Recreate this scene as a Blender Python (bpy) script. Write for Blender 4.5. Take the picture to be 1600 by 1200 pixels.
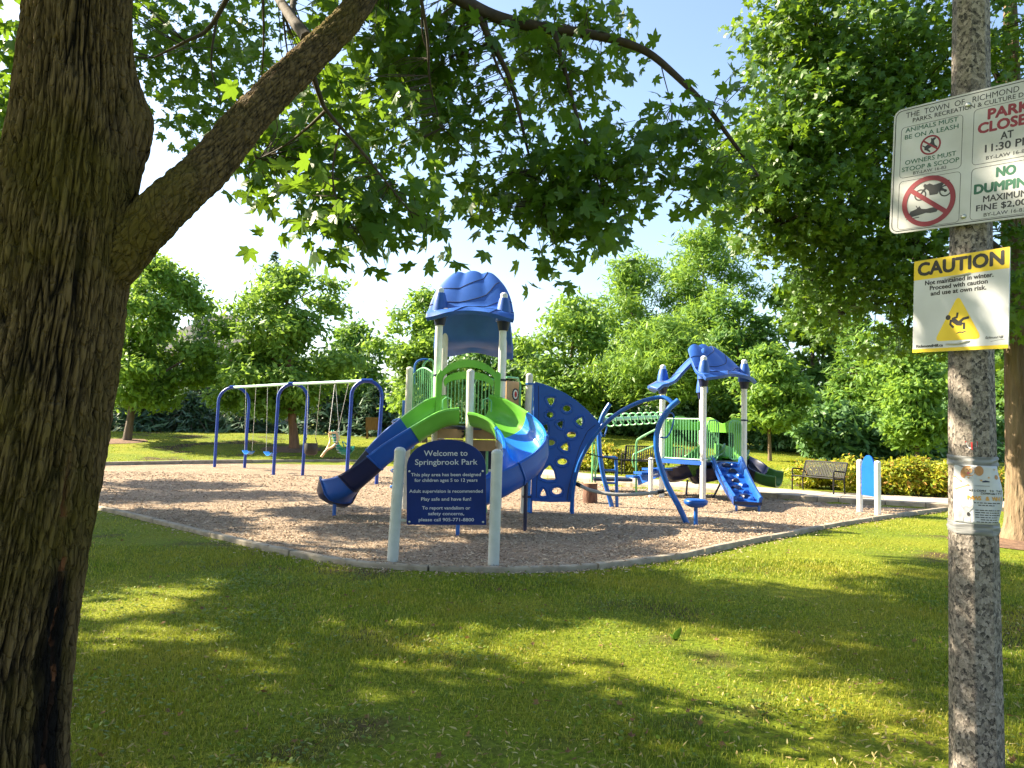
import bpy, math, random
import numpy as np
from mathutils import Vector, Matrix, Quaternion, noise
R = math.radians
random.seed(7)
rng = np.random.default_rng(11)
for o in list(bpy.data.objects):
    bpy.data.objects.remove(o)
sc = bpy.context.scene
COL = sc.collection
FPX = 1200.0

# ------------------------------------------------------------------ camera, light, exposure
cam = bpy.data.cameras.new('camera')
cam.sensor_width = 36.0
cam.lens = 27.0
cam.clip_start = 0.05
cam.clip_end = 2000
cam_obj = bpy.data.objects.new('camera', cam)
COL.objects.link(cam_obj)
CAMH = 1.6
CM = Matrix.Rotation(R(93.0), 4, 'X') @ Matrix.Rotation(R(1.2), 4, 'Z')
cam_obj.matrix_world = Matrix.Translation((0, 0, CAMH)) @ CM
sc.camera = cam_obj

SUN_EL = R(36)
SUN_DIR = Vector((-0.965, 0.26, 0)).normalized()          # horizontal direction towards the sun
world = bpy.data.worlds.new('World')
sc.world = world
world.use_nodes = True
wn = world.node_tree.nodes
wl = world.node_tree.links
wn.clear()
sky = wn.new('ShaderNodeTexSky')
sky.sky_type = 'NISHITA'
sky.sun_disc = False
sky.sun_elevation = SUN_EL
sky.sun_rotation = math.atan2(SUN_DIR.x, SUN_DIR.y)
sky.altitude = 150
sky.air_density = 1.0
sky.dust_density = 1.8
sky.ozone_density = 1.0
bg = wn.new('ShaderNodeBackground')
bg.inputs['Strength'].default_value = 0.088
wo = wn.new('ShaderNodeOutputWorld')
wl.new(sky.outputs[0], bg.inputs[0])
wl.new(bg.outputs[0], wo.inputs[0])
sun = bpy.data.lights.new('sun', 'SUN')
sun.energy = 5.0
sun.angle = R(0.55)
sun.color = (1.0, 0.88, 0.66)
sun_obj = bpy.data.objects.new('sun', sun)
COL.objects.link(sun_obj)
sd = Vector((SUN_DIR.x * math.cos(SUN_EL), SUN_DIR.y * math.cos(SUN_EL), math.sin(SUN_EL)))
sun_obj.rotation_euler = (-sd).to_track_quat('-Z', 'Y').to_euler()
sun_obj.location = (-20, 10, 20)
sc.view_settings.view_transform = 'Standard'
sc.view_settings.look = 'None'
sc.view_settings.exposure = 2.05
sc.view_settings.gamma = 1.0
sc.view_settings.use_curve_mapping = False
sc.render.engine = 'CYCLES'
sc.cycles.max_bounces = 8
sc.cycles.transparent_max_bounces = 8

# ------------------------------------------------------------------ helpers
def W(px, py, Y):
    """point at world depth Y along a line of sight of the 1600x1200 survey picture"""
    d = CM.to_3x3() @ Vector(((px - 800) / FPX, (600 - py) / FPX, -1))
    k = Y / d.y
    return Vector((d.x * k, Y, CAMH + d.z * k))

def G(px, py, z=0.0):
    d = CM.to_3x3() @ Vector(((px - 800) / FPX, (600 - py) / FPX, -1))
    k = (z - CAMH) / d.z
    return Vector((d.x * k, d.y * k, z))

def sm(a, b, x):
    t = np.clip((np.asarray(x, float) - a) / (b - a), 0, 1)
    return t * t * (3 - 2 * t)

def inpoly(x, y, poly):
    x = np.asarray(x); y = np.asarray(y)
    c = np.zeros(x.shape, bool)
    n = len(poly)
    for i in range(n):
        x1, y1 = poly[i]; x2, y2 = poly[(i + 1) % n]
        if y1 == y2:
            continue
        m = ((y1 > y) != (y2 > y)) & (x < (x2 - x1) * (y - y1) / (y2 - y1) + x1)
        c ^= m
    return c

def catmull(pts, n):
    P = [Vector(p) for p in pts]
    P = [P[0] * 2 - P[1]] + P + [P[-1] * 2 - P[-2]]
    out = []
    segs = len(P) - 3
    for i in range(n + 1):
        u = i / n * segs
        k = min(int(u), segs - 1)
        t = u - k
        a, b, c, d = P[k:k + 4]
        out.append(0.5 * ((2 * b) + (c - a) * t + (2 * a - 5 * b + 4 * c - d) * t * t + (3 * b - a - 3 * c + d) * t ** 3))
    return out

def np_mesh(name, V, F):
    """mesh from arrays: V (n,3), F (m,k)"""
    me = bpy.data.meshes.new(name)
    V = np.ascontiguousarray(V, np.float32); F = np.ascontiguousarray(F, np.int32)
    m, k = F.shape
    me.vertices.add(len(V)); me.vertices.foreach_set('co', V.ravel())
    me.loops.add(m * k); me.loops.foreach_set('vertex_index', F.ravel())
    me.polygons.add(m); me.polygons.foreach_set('loop_start', np.arange(0, m * k, k, dtype=np.int32))
    me.update(calc_edges=True)
    return me

def worg(o):
    v = Vector((0, 0, 0))
    while o is not None:
        v += o.location
        o = o.parent
    return v

def link(name, data, parent=None, material=None, loc=None):
    o = bpy.data.objects.new(name, data)
    COL.objects.link(o)
    if parent is not None:
        o.parent = parent
    if material is not None and data is not None and len(data.materials) == 0:
        data.materials.append(material)
    if loc is not None:
        o.location = loc
    return o

def tag(o, label=None, cat=None, group=None, kind=None):
    if label: o['label'] = label
    if cat: o['category'] = cat
    if group: o['group'] = group
    if kind: o['kind'] = kind
    return o

def thing(name, label, cat, loc, group=None, rot=None):
    o = bpy.data.objects.new(name, None)
    o.empty_display_size = 0.2
    COL.objects.link(o)
    o.location = loc
    if rot is not None:
        o.rotation_euler = rot
    return tag(o, label, cat, group)

def basis(d):
    d = Vector(d).normalized()
    a = Vector((0, 0, 1)) if abs(d.z) < 0.9 else Vector((1, 0, 0))
    s = d.cross(a).normalized()
    return d, s, s.cross(d).normalized()

class MB:
    def __init__(self):
        self.v = []; self.f = []
    def grid(self, rows, closed_u=False, closed_v=False, flip=False):
        b = len(self.v); n = len(rows[0]); m = len(rows)
        for r in rows:
            self.v.extend([tuple(p) for p in r])
        for i in range(m if closed_v else m - 1):
            for j in range(n if closed_u else n - 1):
                i2 = (i + 1) % m; j2 = (j + 1) % n
                q = (b + i * n + j, b + i * n + j2, b + i2 * n + j2, b + i2 * n + j)
                self.f.append(q[::-1] if flip else q)
        return b
    def box(self, c, s, M=None):
        b = len(self.v)
        c = Vector(c)
        for z in (-1, 1):
            for x, y in ((-1, -1), (1, -1), (1, 1), (-1, 1)):
                p = Vector((x * s[0] / 2, y * s[1] / 2, z * s[2] / 2))
                if M is not None: p = M @ p
                self.v.append(tuple(p + c))
        for q in ((3, 2, 1, 0), (4, 5, 6, 7), (0, 1, 5, 4), (1, 2, 6, 5), (2, 3, 7, 6), (3, 0, 4, 7)):
            self.f.append(tuple(b + i for i in q))
        return self
    def bar(self, a, b, w, h, up=(0, 0, 1)):
        """a box beam from a to b, w wide, h high"""
        a = Vector(a); b = Vector(b)
        d = (b - a); L = d.length; d.normalize()
        s = d.cross(Vector(up)).normalized(); u = s.cross(d)
        M = Matrix((d, s, u)).transposed()
        return self.box((a + b) / 2, (L, w, h), M)
    def tube(self, pts, r, seg=10, cap=True, closed=False, squash=1.0):
        P = [Vector(p) for p in pts]
        n = len(P)
        rr = r if hasattr(r, '__len__') else [r] * n
        rows = []
        t0 = (P[1] - P[0]).normalized()
        _, s, u = basis(t0)
        for i in range(n):
            if closed:
                t = (P[(i + 1) % n] - P[i - 1]).normalized()
            else:
                t = (P[min(i + 1, n - 1)] - P[max(i - 1, 0)])
                t = t.normalized() if t.length > 1e-9 else t0
            s = (s - t * s.dot(t))
            s = s.normalized() if s.length > 1e-6 else basis(t)[1]
            u = t.cross(s)
            rows.append([P[i] + (s * math.cos(k * 2 * math.pi / seg) + u * math.sin(k * 2 * math.pi / seg) * squash) * rr[i] for k in range(seg)])
        b = self.grid(rows, closed_u=True, closed_v=closed)
        if cap and not closed:
            self.f.append(tuple(b + k for k in range(seg))[::-1])
            self.f.append(tuple(b + (n - 1) * seg + k for k in range(seg)))
        return self
    def lathe(self, prof, c=(0, 0, 0), axis=(0, 0, 1), seg=20):
        d, s, u = basis(axis)
        c = Vector(c)
        rows = [[c + d * z + (s * math.cos(k * 2 * math.pi / seg) + u * math.sin(k * 2 * math.pi / seg)) * r for k in range(seg)] for r, z in prof]
        b = self.grid(rows, closed_u=True)
        n = len(prof)
        self.f.append(tuple(b + k for k in range(seg))[::-1])
        self.f.append(tuple(b + (n - 1) * seg + k for k in range(seg)))
        return self
    def prism(self, poly, z0, z1, M=None):
        """extruded polygon in XY"""
        b = len(self.v); n = len(poly)
        for z in (z0, z1):
            for x, y in poly:
                p = Vector((x, y, z))
                if M is not None: p = M @ p
                self.v.append(tuple(p))
        self.f.append(tuple(b + k for k in range(n))[::-1])
        self.f.append(tuple(b + n + k for k in range(n)))
        for k in range(n):
            k2 = (k + 1) % n
            self.f.append((b + k, b + k2, b + n + k2, b + n + k))
        return self
    def mesh(self, name, org=(0, 0, 0), smooth=40):
        me = bpy.data.meshes.new(name)
        ox, oy, oz = org
        me.from_pydata([(x - ox, y - oy, z - oz) for x, y, z in self.v], [], self.f)
        me.update()
        if smooth:
            me.shade_smooth()
            me.set_sharp_from_angle(angle=R(smooth))
        else:
            me.shade_flat()
        return me
    def build(self, name, material, parent=None, smooth=40, local=False, bevel=0):
        """local: vertices already in the parent's frame; else world coordinates"""
        org = (0, 0, 0) if (local or parent is None) else worg(parent)
        o = link(name, self.mesh(name, org, smooth), parent, material)
        if bevel:
            md = o.modifiers.new('bevel', 'BEVEL'); md.width = bevel; md.segments = 2; md.limit_method = 'ANGLE'; md.angle_limit = R(40)
        return o

def curve_mesh(name, outlines, extrude, bevel=0.0, res=2):
    """filled 2-D outlines (holes included) with thickness, as mesh data in XY"""
    cu = bpy.data.curves.new(name, 'CURVE')
    cu.dimensions = '2D'; cu.fill_mode = 'BOTH'; cu.extrude = extrude; cu.bevel_depth = bevel; cu.bevel_resolution = res
    for pts in outlines:
        sp = cu.splines.new('POLY')
        sp.points.add(len(pts) - 1)
        for p, (x, y) in zip(sp.points, pts):
            p.co = (x, y, 0, 1)
        sp.use_cyclic_u = True
    o = bpy.data.objects.new(name, cu)
    COL.objects.link(o)
    dg = bpy.context.evaluated_depsgraph_get()
    me = bpy.data.meshes.new_from_object(o.evaluated_get(dg))
    bpy.data.objects.remove(o)
    me.name = name
    return me

TEXTS = []
def text(parent, s, x, y, h, material, width=None, bold=0.0, z=0.0015, rot=0, shear=0, name='lettering', align='CENTER'):
    cu = bpy.data.curves.new(name, 'FONT')
    cu.body = s; cu.align_x = align; cu.align_y = 'CENTER'
    cu.size = h / 0.70; cu.extrude = 0.0004; cu.shear = shear
    cu.resolution_u = 3
    o = link(name, cu, parent, material)
    o.location = (x, y, z); o.rotation_euler = (0, 0, rot)
    TEXTS.append((o, width, bold))
    return o

def rrect(cx, cy, w, h, r, n=5):
    out = []
    for (sx, sy, a0) in ((1, 1, 0), (-1, 1, 90), (-1, -1, 180), (1, -1, 270)):
        for k in range(n + 1):
            a = R(a0 + 90 * k / n)
            out.append((cx + sx * (w / 2 - r) + r * math.cos(a), cy + sy * (h / 2 - r) + r * math.sin(a)))
    return out

def ell(cx, cy, rx, ry, n=28, a0=0):
    return [(cx + rx * math.cos(2 * math.pi * k / n + a0), cy + ry * math.sin(2 * math.pi * k / n + a0)) for k in range(n)]

# ------------------------------------------------------------------ materials
def nodes_of(name):
    m = bpy.data.materials.new(name)
    m.use_nodes = True
    nt = m.node_tree
    return m, nt, nt.nodes, nt.links, nt.nodes['Principled BSDF']

def setin(b, **k):
    for key, v in k.items():
        key = key.replace('_', ' ')
        if key in b.inputs:
            b.inputs[key].default_value = v

def rgba(c):
    return (c[0], c[1], c[2], 1)

def mat(name, c1, c2=None, scale=6.0, rough=0.5, bump=0.0, bscale=40.0, bdist=0.01, metal=0.0, spec=0.5, coat=0.0, detail=5, stretch=(1, 1, 1), lo=0.35, hi=0.65, rvar=0.0):
    m, nt, N, L, b = nodes_of(name)
    setin(b, Roughness=rough, Metallic=metal, Specular_IOR_Level=spec, Coat_Weight=coat)
    b.inputs['Base Color'].default_value = rgba(c1)
    tc = N.new('ShaderNodeTexCoord')
    mp = N.new('ShaderNodeMapping'); mp.inputs['Scale'].default_value = stretch
    L.new(tc.outputs['Object'], mp.inputs[0])
    if c2 is not None:
        nz = N.new('ShaderNodeTexNoise'); nz.inputs['Scale'].default_value = scale; nz.inputs['Detail'].default_value = detail
        L.new(mp.outputs[0], nz.inputs['Vector'])
        cr = N.new('ShaderNodeValToRGB')
        cr.color_ramp.elements[0].position = lo; cr.color_ramp.elements[0].color = rgba(c1)
        cr.color_ramp.elements[1].position = hi; cr.color_ramp.elements[1].color = rgba(c2)
        L.new(nz.outputs['Fac'], cr.inputs[0]); L.new(cr.outputs[0], b.inputs['Base Color'])
        if rvar:
            mr = N.new('ShaderNodeMapRange'); mr.inputs['To Min'].default_value = rough - rvar; mr.inputs['To Max'].default_value = rough + rvar
            L.new(nz.outputs['Fac'], mr.inputs[0]); L.new(mr.outputs[0], b.inputs['Roughness'])
    if bump:
        n2 = N.new('ShaderNodeTexNoise'); n2.inputs['Scale'].default_value = bscale; n2.inputs['Detail'].default_value = 6
        L.new(mp.outputs[0], n2.inputs['Vector'])
        bp = N.new('ShaderNodeBump'); bp.inputs['Strength'].default_value = bump; bp.inputs['Distance'].default_value = bdist
        L.new(n2.outputs['Fac'], bp.inputs['Height']); L.new(bp.outputs[0], b.inputs['Normal'])
    return m

def leafmat(name, stops, trans, tfac=0.45, rough=0.5, patch=None, patch_scale=0.6, spec=0.35):
    """leaf: colour by leaf (random per island), light passing through"""
    m, nt, N, L, b = nodes_of(name)
    setin(b, Roughness=rough, Specular_IOR_Level=spec)
    ge = N.new('ShaderNodeNewGeometry')
    cr = N.new('ShaderNodeValToRGB')
    els = cr.color_ramp.elements
    while len(els) < len(stops): els.new(0.5)
    for e, (p, c) in zip(els, stops):
        e.position = p; e.color = rgba(c)
    L.new(ge.outputs['Random Per Island'], cr.inputs[0])
    col = cr.outputs[0]
    if patch is not None:
        tc = N.new('ShaderNodeTexCoord')
        nz = N.new('ShaderNodeTexNoise'); nz.inputs['Scale'].default_value = patch_scale; nz.inputs['Detail'].default_value = 4
        L.new(tc.outputs['Object'], nz.inputs['Vector'])
        r2 = N.new('ShaderNodeMapRange'); r2.inputs['From Min'].default_value = 0.46; r2.inputs['From Max'].default_value = 0.66
        r2.inputs['To Max'].default_value = 0.75
        L.new(nz.outputs['Fac'], r2.inputs[0])
        mx = N.new('ShaderNodeMixRGB'); L.new(r2.outputs[0], mx.inputs[0]); L.new(col, mx.inputs[1]); mx.inputs[2].default_value = rgba(patch)
        col = mx.outputs[0]
    L.new(col, b.inputs['Base Color'])
    tr = N.new('ShaderNodeBsdfTranslucent')
    mx2 = N.new('ShaderNodeMixRGB'); mx2.inputs[0].default_value = 0.6; L.new(col, mx2.inputs[1]); mx2.inputs[2].default_value = rgba(trans)
    L.new(mx2.outputs[0], tr.inputs[0])
    ms = N.new('ShaderNodeMixShader'); ms.inputs[0].default_value = tfac
    L.new(b.outputs[0], ms.inputs[1]); L.new(tr.outputs[0], ms.inputs[2])
    L.new(ms.outputs[0], N['Material Output'].inputs[0])
    return m

M = {}
M['blue'] = mat('blue_plastic', (0.004, 0.068, 0.34), (0.007, 0.088, 0.41), 2.2, 0.40, 0.05, 90, 0.002, spec=0.45, rvar=.14)
M['navy'] = mat('navy_plastic', (0.005, 0.009, 0.045), (0.007, 0.014, 0.06), 3, 0.36, spec=0.45)
M['sky_blue'] = mat('light_blue_plastic', (0.015, 0.17, 0.60), (0.02, 0.20, 0.66), 3, 0.25, spec=0.5)
M['blue_pipe'] = mat('blue_powder_coat', (0.005, 0.085, 0.36), (0.007, 0.11, 0.42), 5, 0.33, spec=0.5)
M['swing_blue'] = mat('swing_blue_paint', (0.004, 0.035, 0.27), (0.006, 0.05, 0.33), 5, 0.35, spec=0.5)
M['roof_blue'] = mat('roof_blue_plastic', (0.022, 0.092, 0.37), (0.028, 0.11, 0.43), 4, 0.42, 0.04, 70, 0.002, spec=0.5)
M['roof_dark'] = mat('roof_seam', (0.008, 0.015, 0.05), None, rough=0.6)
M['green'] = mat('green_plastic', (0.12, 0.40, 0.03), (0.17, 0.48, 0.055), 2.2, 0.34, spec=0.5, rvar=.14)
M['dark_green'] = mat('dark_green_plastic', (0.035, 0.12, 0.02), (0.045, 0.15, 0.025), 3, 0.35)
M['green_pipe'] = mat('green_powder_coat', (0.13, 0.40, 0.17), (0.17, 0.46, 0.21), 6, 0.38)
M['mint_pipe'] = mat('mint_powder_coat', (0.36, 0.62, 0.46), (0.42, 0.68, 0.52), 6, 0.4)
M['post'] = mat('beige_post_paint', (0.62, 0.60, 0.54), (0.70, 0.68, 0.63), 9, 0.42, 0.03, 60, 0.002)
M['grey_post'] = mat('grey_post_paint', (0.44, 0.47, 0.44), (0.50, 0.53, 0.50), 9, 0.4, 0.03, 60, 0.002)
M['white_post'] = mat('white_post_paint', (0.72, 0.72, 0.70), (0.80, 0.80, 0.78), 9, 0.4)
M['tan'] = mat('tan_panel', (0.40, 0.24, 0.11), (0.46, 0.28, 0.14), 8, 0.5)
M['tan_pale'] = mat('pale_tan_plastic', (0.62, 0.40, 0.20), (0.68, 0.45, 0.24), 8, 0.45)
M['teal'] = mat('teal_plastic', (0.01, 0.19, 0.13), (0.015, 0.24, 0.16), 6, 0.4)
M['black'] = mat('black_rubber', (0.012, 0.012, 0.013), (0.02, 0.02, 0.022), 10, 0.55)
M['black_metal'] = mat('black_bench_metal', (0.010, 0.010, 0.011), (0.016, 0.016, 0.017), 12, 0.6, spec=0.25)
M['steel'] = mat('galvanised_steel', (0.45, 0.45, 0.45), (0.58, 0.58, 0.58), 20, 0.38, metal=0.9)
M['chain'] = mat('swing_chain', (0.38, 0.37, 0.35), None, rough=0.4, metal=0.8)
M['rope'] = mat('grey_rope_sleeve', (0.27, 0.26, 0.25), (0.36, 0.35, 0.33), 30, 0.8, 0.4, 120, 0.004)
M['navy_panel'] = mat('navy_sign_panel', (0.004, 0.018, 0.12), (0.006, 0.023, 0.145), 4, 0.5, spec=0.2)
M['letter_grey'] = mat('pale_grey_lettering', (0.50, 0.51, 0.55), None, rough=0.55)
M['azure'] = mat('azure_sign_back', (0.003, 0.085, 0.48), (0.005, 0.10, 0.53), 4, 0.55, spec=0.2)
M['sign_white'] = mat('sign_white', (0.38, 0.375, 0.365), (0.50, 0.50, 0.51), 4, 0.42, 0.02, 30, 0.002)
M['caution_white'] = mat('caution_white', (0.47, 0.48, 0.50), (0.56, 0.575, 0.61), 4, 0.35)
M['ink'] = mat('black_ink', (0.012, 0.012, 0.012), None, rough=0.5)
M['ink_red'] = mat('red_ink', (0.19, 0.004, 0.012), (0.23, 0.006, 0.016), 20, 0.5)
M['ink_green'] = mat('green_ink', (0.006, 0.09, 0.045), None, rough=0.5)
M['yellow'] = mat('yellow_ink', (0.72, 0.50, 0.012), (0.78, 0.55, 0.02), 8, 0.38)
M['paper'] = mat('flyer_paper', (0.44, 0.44, 0.47), (0.54, 0.54, 0.57), 9, 0.6, 0.15, 14, 0.004)
M['tape'] = mat('silver_duct_tape', (0.13, 0.13, 0.133), (0.24, 0.24, 0.245), 14, 0.55, 0.6, 20, 0.006, stretch=(0.4, 0.4, 6))
M['print_orange'] = mat('orange_print', (0.62, 0.30, 0.05), None, rough=0.6)
M['print_brown'] = mat('brown_print', (0.36, 0.16, 0.055), (0.46, 0.22, 0.09), 60, 0.6)
M['print_tan'] = mat('tan_print', (0.52, 0.30, 0.14), None, rough=0.6)
M['print_grey'] = mat('grey_print', (0.24, 0.24, 0.26), (0.33, 0.33, 0.35), 60, 0.6)
M['print_pink'] = mat('pink_print', (0.6, 0.12, 0.14), None, rough=0.6)
M['sticker_red'] = mat('red_sticker', (0.45, 0.02, 0.02), None, rough=0.5)
M['kerb'] = mat('kerb_concrete', (0.23, 0.19, 0.14), (0.37, 0.315, 0.24), 7, 0.85, 0.4, 60, 0.006)
M['path'] = mat('path_concrete', (0.34, 0.29, 0.23), (0.43, 0.37, 0.30), 3, 0.85, 0.25, 80, 0.004)
M['shingle'] = mat('grey_shingles', (0.07, 0.065, 0.07), (0.12, 0.11, 0.115), 6, 0.85, 0.3, 30)
M['brickwall'] = mat('brown_brick', (0.20, 0.10, 0.06), (0.27, 0.14, 0.09), 9, 0.85, 0.3, 30)
M['wood'] = mat('brown_wood', (0.16, 0.075, 0.04), (0.24, 0.12, 0.06), 14, 0.75, 0.3, 30, stretch=(1, 1, .2))
M['log_bark'] = mat('log_bark', (0.085, 0.036, 0.022), (0.16, 0.08, 0.05), 12, 0.85, 0.8, 30, 0.02, stretch=(1, 1, .25))
M['log_end'] = mat('log_end', (0.45, 0.30, 0.17), (0.55, 0.38, 0.22), 14, 0.8, 0.3, 40)
M['trunk'] = mat('grey_brown_bark', (0.085, 0.062, 0.045), (0.16, 0.12, 0.09), 9, 0.9, 1.0, 14, 0.04, stretch=(1, 1, .2))
M['trunk_tan'] = mat('tan_bark', (0.13, 0.085, 0.048), (0.22, 0.16, 0.095), 8, 0.9, 1.0, 16, 0.05, stretch=(1, 1, .18))
M['twig'] = mat('dark_twig', (0.035, 0.024, 0.018), (0.06, 0.042, 0.03), 12, 0.85, 0.6, 30, 0.01)
# ------------------------------------------------------------------ ground
front_px = [(-420, 742), (-250, 748), (-120, 757), (0, 771), (80, 783), (150, 795), (250, 818), (350, 843), (450, 866), (560, 884), (650, 890.5), (720, 893), (800, 893.5), (880, 891.5),
            (960, 885), (1060, 872), (1130, 857), (1200, 843), (1300, 823), (1400, 807.5), (1478, 797.5)]
back_px = [(1420, 795), (1310, 788), (1200, 780), (1100, 771.5), (1000, 763.5), (890, 753), (780, 741), (690, 732), (600, 724.5), (500, 724), (400, 724.5), (280, 726), (150, 728.5), (20, 732), (-140, 736), (-300, 739)]
front = [G(*p) for p in front_px]
front = [v.to_2d() for v in catmull([Vector((v.x, v.y, 0)) for v in front], 150)]
back = [G(*p).to_2d() for p in back_px]
MULCH = [(v.x, v.y) for v in front] + [(v.x, v.y) for v in back]
PA = G(1478, 796); PB = G(600, 720)
pdir = (G(890, 753) - G(1478, 797.5)); pdir.z = 0; pdir.normalize()
pnor = Vector((-pdir.y, pdir.x, 0))
if pnor.y < 0: pnor = -pnor
p_edge = [G(1478, 797.5), G(1310, 788), G(1200, 780), G(1000, 763.5), G(890, 753), G(780, 741), G(690, 732), G(645, 727)]
# the path runs on past the right corner of the play area
ext = (p_edge[0] - p_edge[1]); ext.normalize()
p_edge = [p_edge[0] + ext * 14, p_edge[0] + ext * 6] + p_edge
PATH_W = 1.9
PATH_Z = 0.12

def path_dist(x, y):
    """signed distance beyond the path's near edge (polyline)"""
    x = np.asarray(x, float); y = np.asarray(y, float)
    best = np.full(x.shape, 1e9); sg = np.full(x.shape, -1.0)
    for a, b in zip(p_edge[:-1], p_edge[1:]):
        d = (b - a); L2 = d.x * d.x + d.y * d.y
        t = np.clip(((x - a.x) * d.x + (y - a.y) * d.y) / L2, 0, 1)
        ex = x - (a.x + t * d.x); ey = y - (a.y + t * d.y)
        dist = np.hypot(ex, ey)
        cr = d.x * ey - d.y * ex                    # left of the edge direction is the near side
        m = dist < best
        best = np.where(m, dist, best); sg = np.where(m, np.where(cr < 0, 1.0, -1.0), sg)
    return best * sg

def gz(x, y):
    x = np.asarray(x, float); y = np.asarray(y, float)
    side = 1 - 0.60 * sm(3, 13, x)
    z = sm(26, 41, y + 0.12 * np.abs(x + 6)) * 0.85 * side
    pd = path_dist(x, y)
    z = z + np.where(x > -4, 0.10 * sm(0.0, 0.25, pd), 0) * (1 - sm(30, 40, y))
    z = z + np.where((x > 0) & (pd > PATH_W), 0.45 * sm(PATH_W + 0.6, PATH_W + 9, pd) * (1 - sm(14, 20, x) * 0.5), 0) * 0.8
    return z

def gz1(x, y):
    return float(gz(np.array([x]), np.array([y]))[0])

# lawn sheet: fine near, coarse out to the horizon
xs = np.concatenate([[-700, -300, -150, -90], np.arange(-60, 61, 0.75), [90, 150, 300, 700]])
ys = np.concatenate([[-300, -120, -50, -20], np.arange(-8, 70, 0.6), [80, 100, 150, 300, 800]])
X, Y = np.meshgrid(xs, ys)
Z = gz(X, Y)
Z = Z + 0.012 * np.sin(X * 1.7 + 0.6 * np.sin(Y * 1.1)) * np.sin(Y * 1.3 + X * .4) * (~inpoly(X, Y, MULCH))
V = np.stack([X.ravel(), Y.ravel(), Z.ravel() - 0.004], 1)
nx = len(xs); ny = len(ys)
ii, jj = np.meshgrid(np.arange(ny - 1), np.arange(nx - 1), indexing='ij')
a = (ii * nx + jj).ravel()
F = np.stack([a, a + 1, a + nx + 1, a + nx], 1)

m, nt, N, L, b = nodes_of('lawn_soil_and_grass')
setin(b, Roughness=0.95, Specular_IOR_Level=0.15)
tc = N.new('ShaderNodeTexCoord')
n1 = N.new('ShaderNodeTexNoise'); n1.inputs['Scale'].default_value = 0.55; n1.inputs['Detail'].default_value = 6
n2 = N.new('ShaderNodeTexNoise'); n2.inputs['Scale'].default_value = 26; n2.inputs['Detail'].default_value = 6; n2.inputs['Roughness'].default_value = 0.75
L.new(tc.outputs['Object'], n1.inputs['Vector']); L.new(tc.outputs['Object'], n2.inputs['Vector'])
c1 = N.new('ShaderNodeValToRGB')
c1.color_ramp.elements.new(0.5)
for e, (p, c) in zip(c1.color_ramp.elements, ((0.36, (0.105, 0.070, 0.035)), (0.44, (0.17, 0.23, 0.014)), (0.68, (0.28, 0.29, 0.020)))):
    e.position = p; e.color = rgba(c)
c2 = N.new('ShaderNodeValToRGB')
for e, (p, c) in zip(c2.color_ramp.elements, ((0.36, (0.045, 0.055, 0.012)), (0.62, (1.0, 1.0, 1.0)))):
    e.position = p; e.color = rgba(c)
L.new(n1.outputs['Fac'], c1.inputs[0]); L.new(n2.outputs['Fac'], c2.inputs[0])
mx = N.new('ShaderNodeMixRGB'); mx.blend_type = 'MULTIPLY'; mx.inputs[0].default_value = 0.68
L.new(c1.outputs[0], mx.inputs[1]); L.new(c2.outputs[0], mx.inputs[2])
L.new(mx.outputs[0], b.inputs['Base Color'])
bp = N.new('ShaderNodeBump'); bp.inputs['Strength'].default_value = 0.5; bp.inputs['Distance'].default_value = 0.03
L.new(n2.outputs['Fac'], bp.inputs['Height']); L.new(bp.outputs[0], b.inputs['Normal'])
M['lawn'] = m
me = np_mesh('lawn', V, F); me.shade_smooth()
lawn = tag(link('lawn', me, None, M['lawn']), kind='structure')

# mulch bed
m, nt, N, L, b = nodes_of('wood_chip_bed')
setin(b, Roughness=0.92, Specular_IOR_Level=0.2)
tc = N.new('ShaderNodeTexCoord')
mp = N.new('ShaderNodeMapping'); mp.inputs['Scale'].default_value = (1, 1.6, 1)
L.new(tc.outputs['Object'], mp.inputs[0])
vo = N.new('ShaderNodeTexVoronoi'); vo.inputs['Scale'].default_value = 36; vo.inputs['Randomness'].default_value = 1
L.new(mp.outputs[0], vo.inputs['Vector'])
cr = N.new('ShaderNodeValToRGB')
els = cr.color_ramp.elements; els.new(0.5); els.new(0.8)
for e, (p, c) in zip(els, ((0.0, (0.19, 0.13, 0.085)), (0.4, (0.35, 0.25, 0.17)), (0.75, (0.46, 0.345, 0.245)), (1.0, (0.58, 0.47, 0.35)))):
    e.position = p; e.color = rgba(c)
sp = N.new('ShaderNodeSeparateColor'); L.new(vo.outputs['Color'], sp.inputs[0]); L.new(sp.outputs[0], cr.inputs[0])
nz = N.new('ShaderNodeTexNoise'); nz.inputs['Scale'].default_value = 0.9; nz.inputs['Detail'].default_value = 5
L.new(tc.outputs['Object'], nz.inputs['Vector'])
mr = N.new('ShaderNodeMapRange'); mr.inputs['From Min'].default_value = .3; mr.inputs['From Max'].default_value = .7; mr.inputs['To Min'].default_value = .78; mr.inputs['To Max'].default_value = 1.1
L.new(nz.outputs['Fac'], mr.inputs[0])
hv = N.new('ShaderNodeHueSaturation'); L.new(mr.outputs[0], hv.inputs['Value']); L.new(cr.outputs[0], hv.inputs['Color'])
L.new(hv.outputs[0], b.inputs['Base Color'])
bp = N.new('ShaderNodeBump'); bp.inputs['Strength'].default_value = 1.0; bp.inputs['Distance'].default_value = 0.03
L.new(vo.outputs['Distance'], bp.inputs['Height']); L.new(bp.outputs[0], b.inputs['Normal'])
M['mulch'] = m
gx, gy = np.meshgrid(np.arange(-26, 11, 0.35), np.arange(7, 31, 0.35))
V3 = [(x, y, 0.022) for x, y in MULCH]
me = bpy.data.meshes.new('wood_chip_bed'); me.from_pydata(V3, [], [tuple(range(len(V3)))]); me.update()
if me.polygons[0].normal.z < 0: me.flip_normals()
mulch = tag(link('wood_chip_ground', me, None, M['mulch']), kind='structure')

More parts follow.
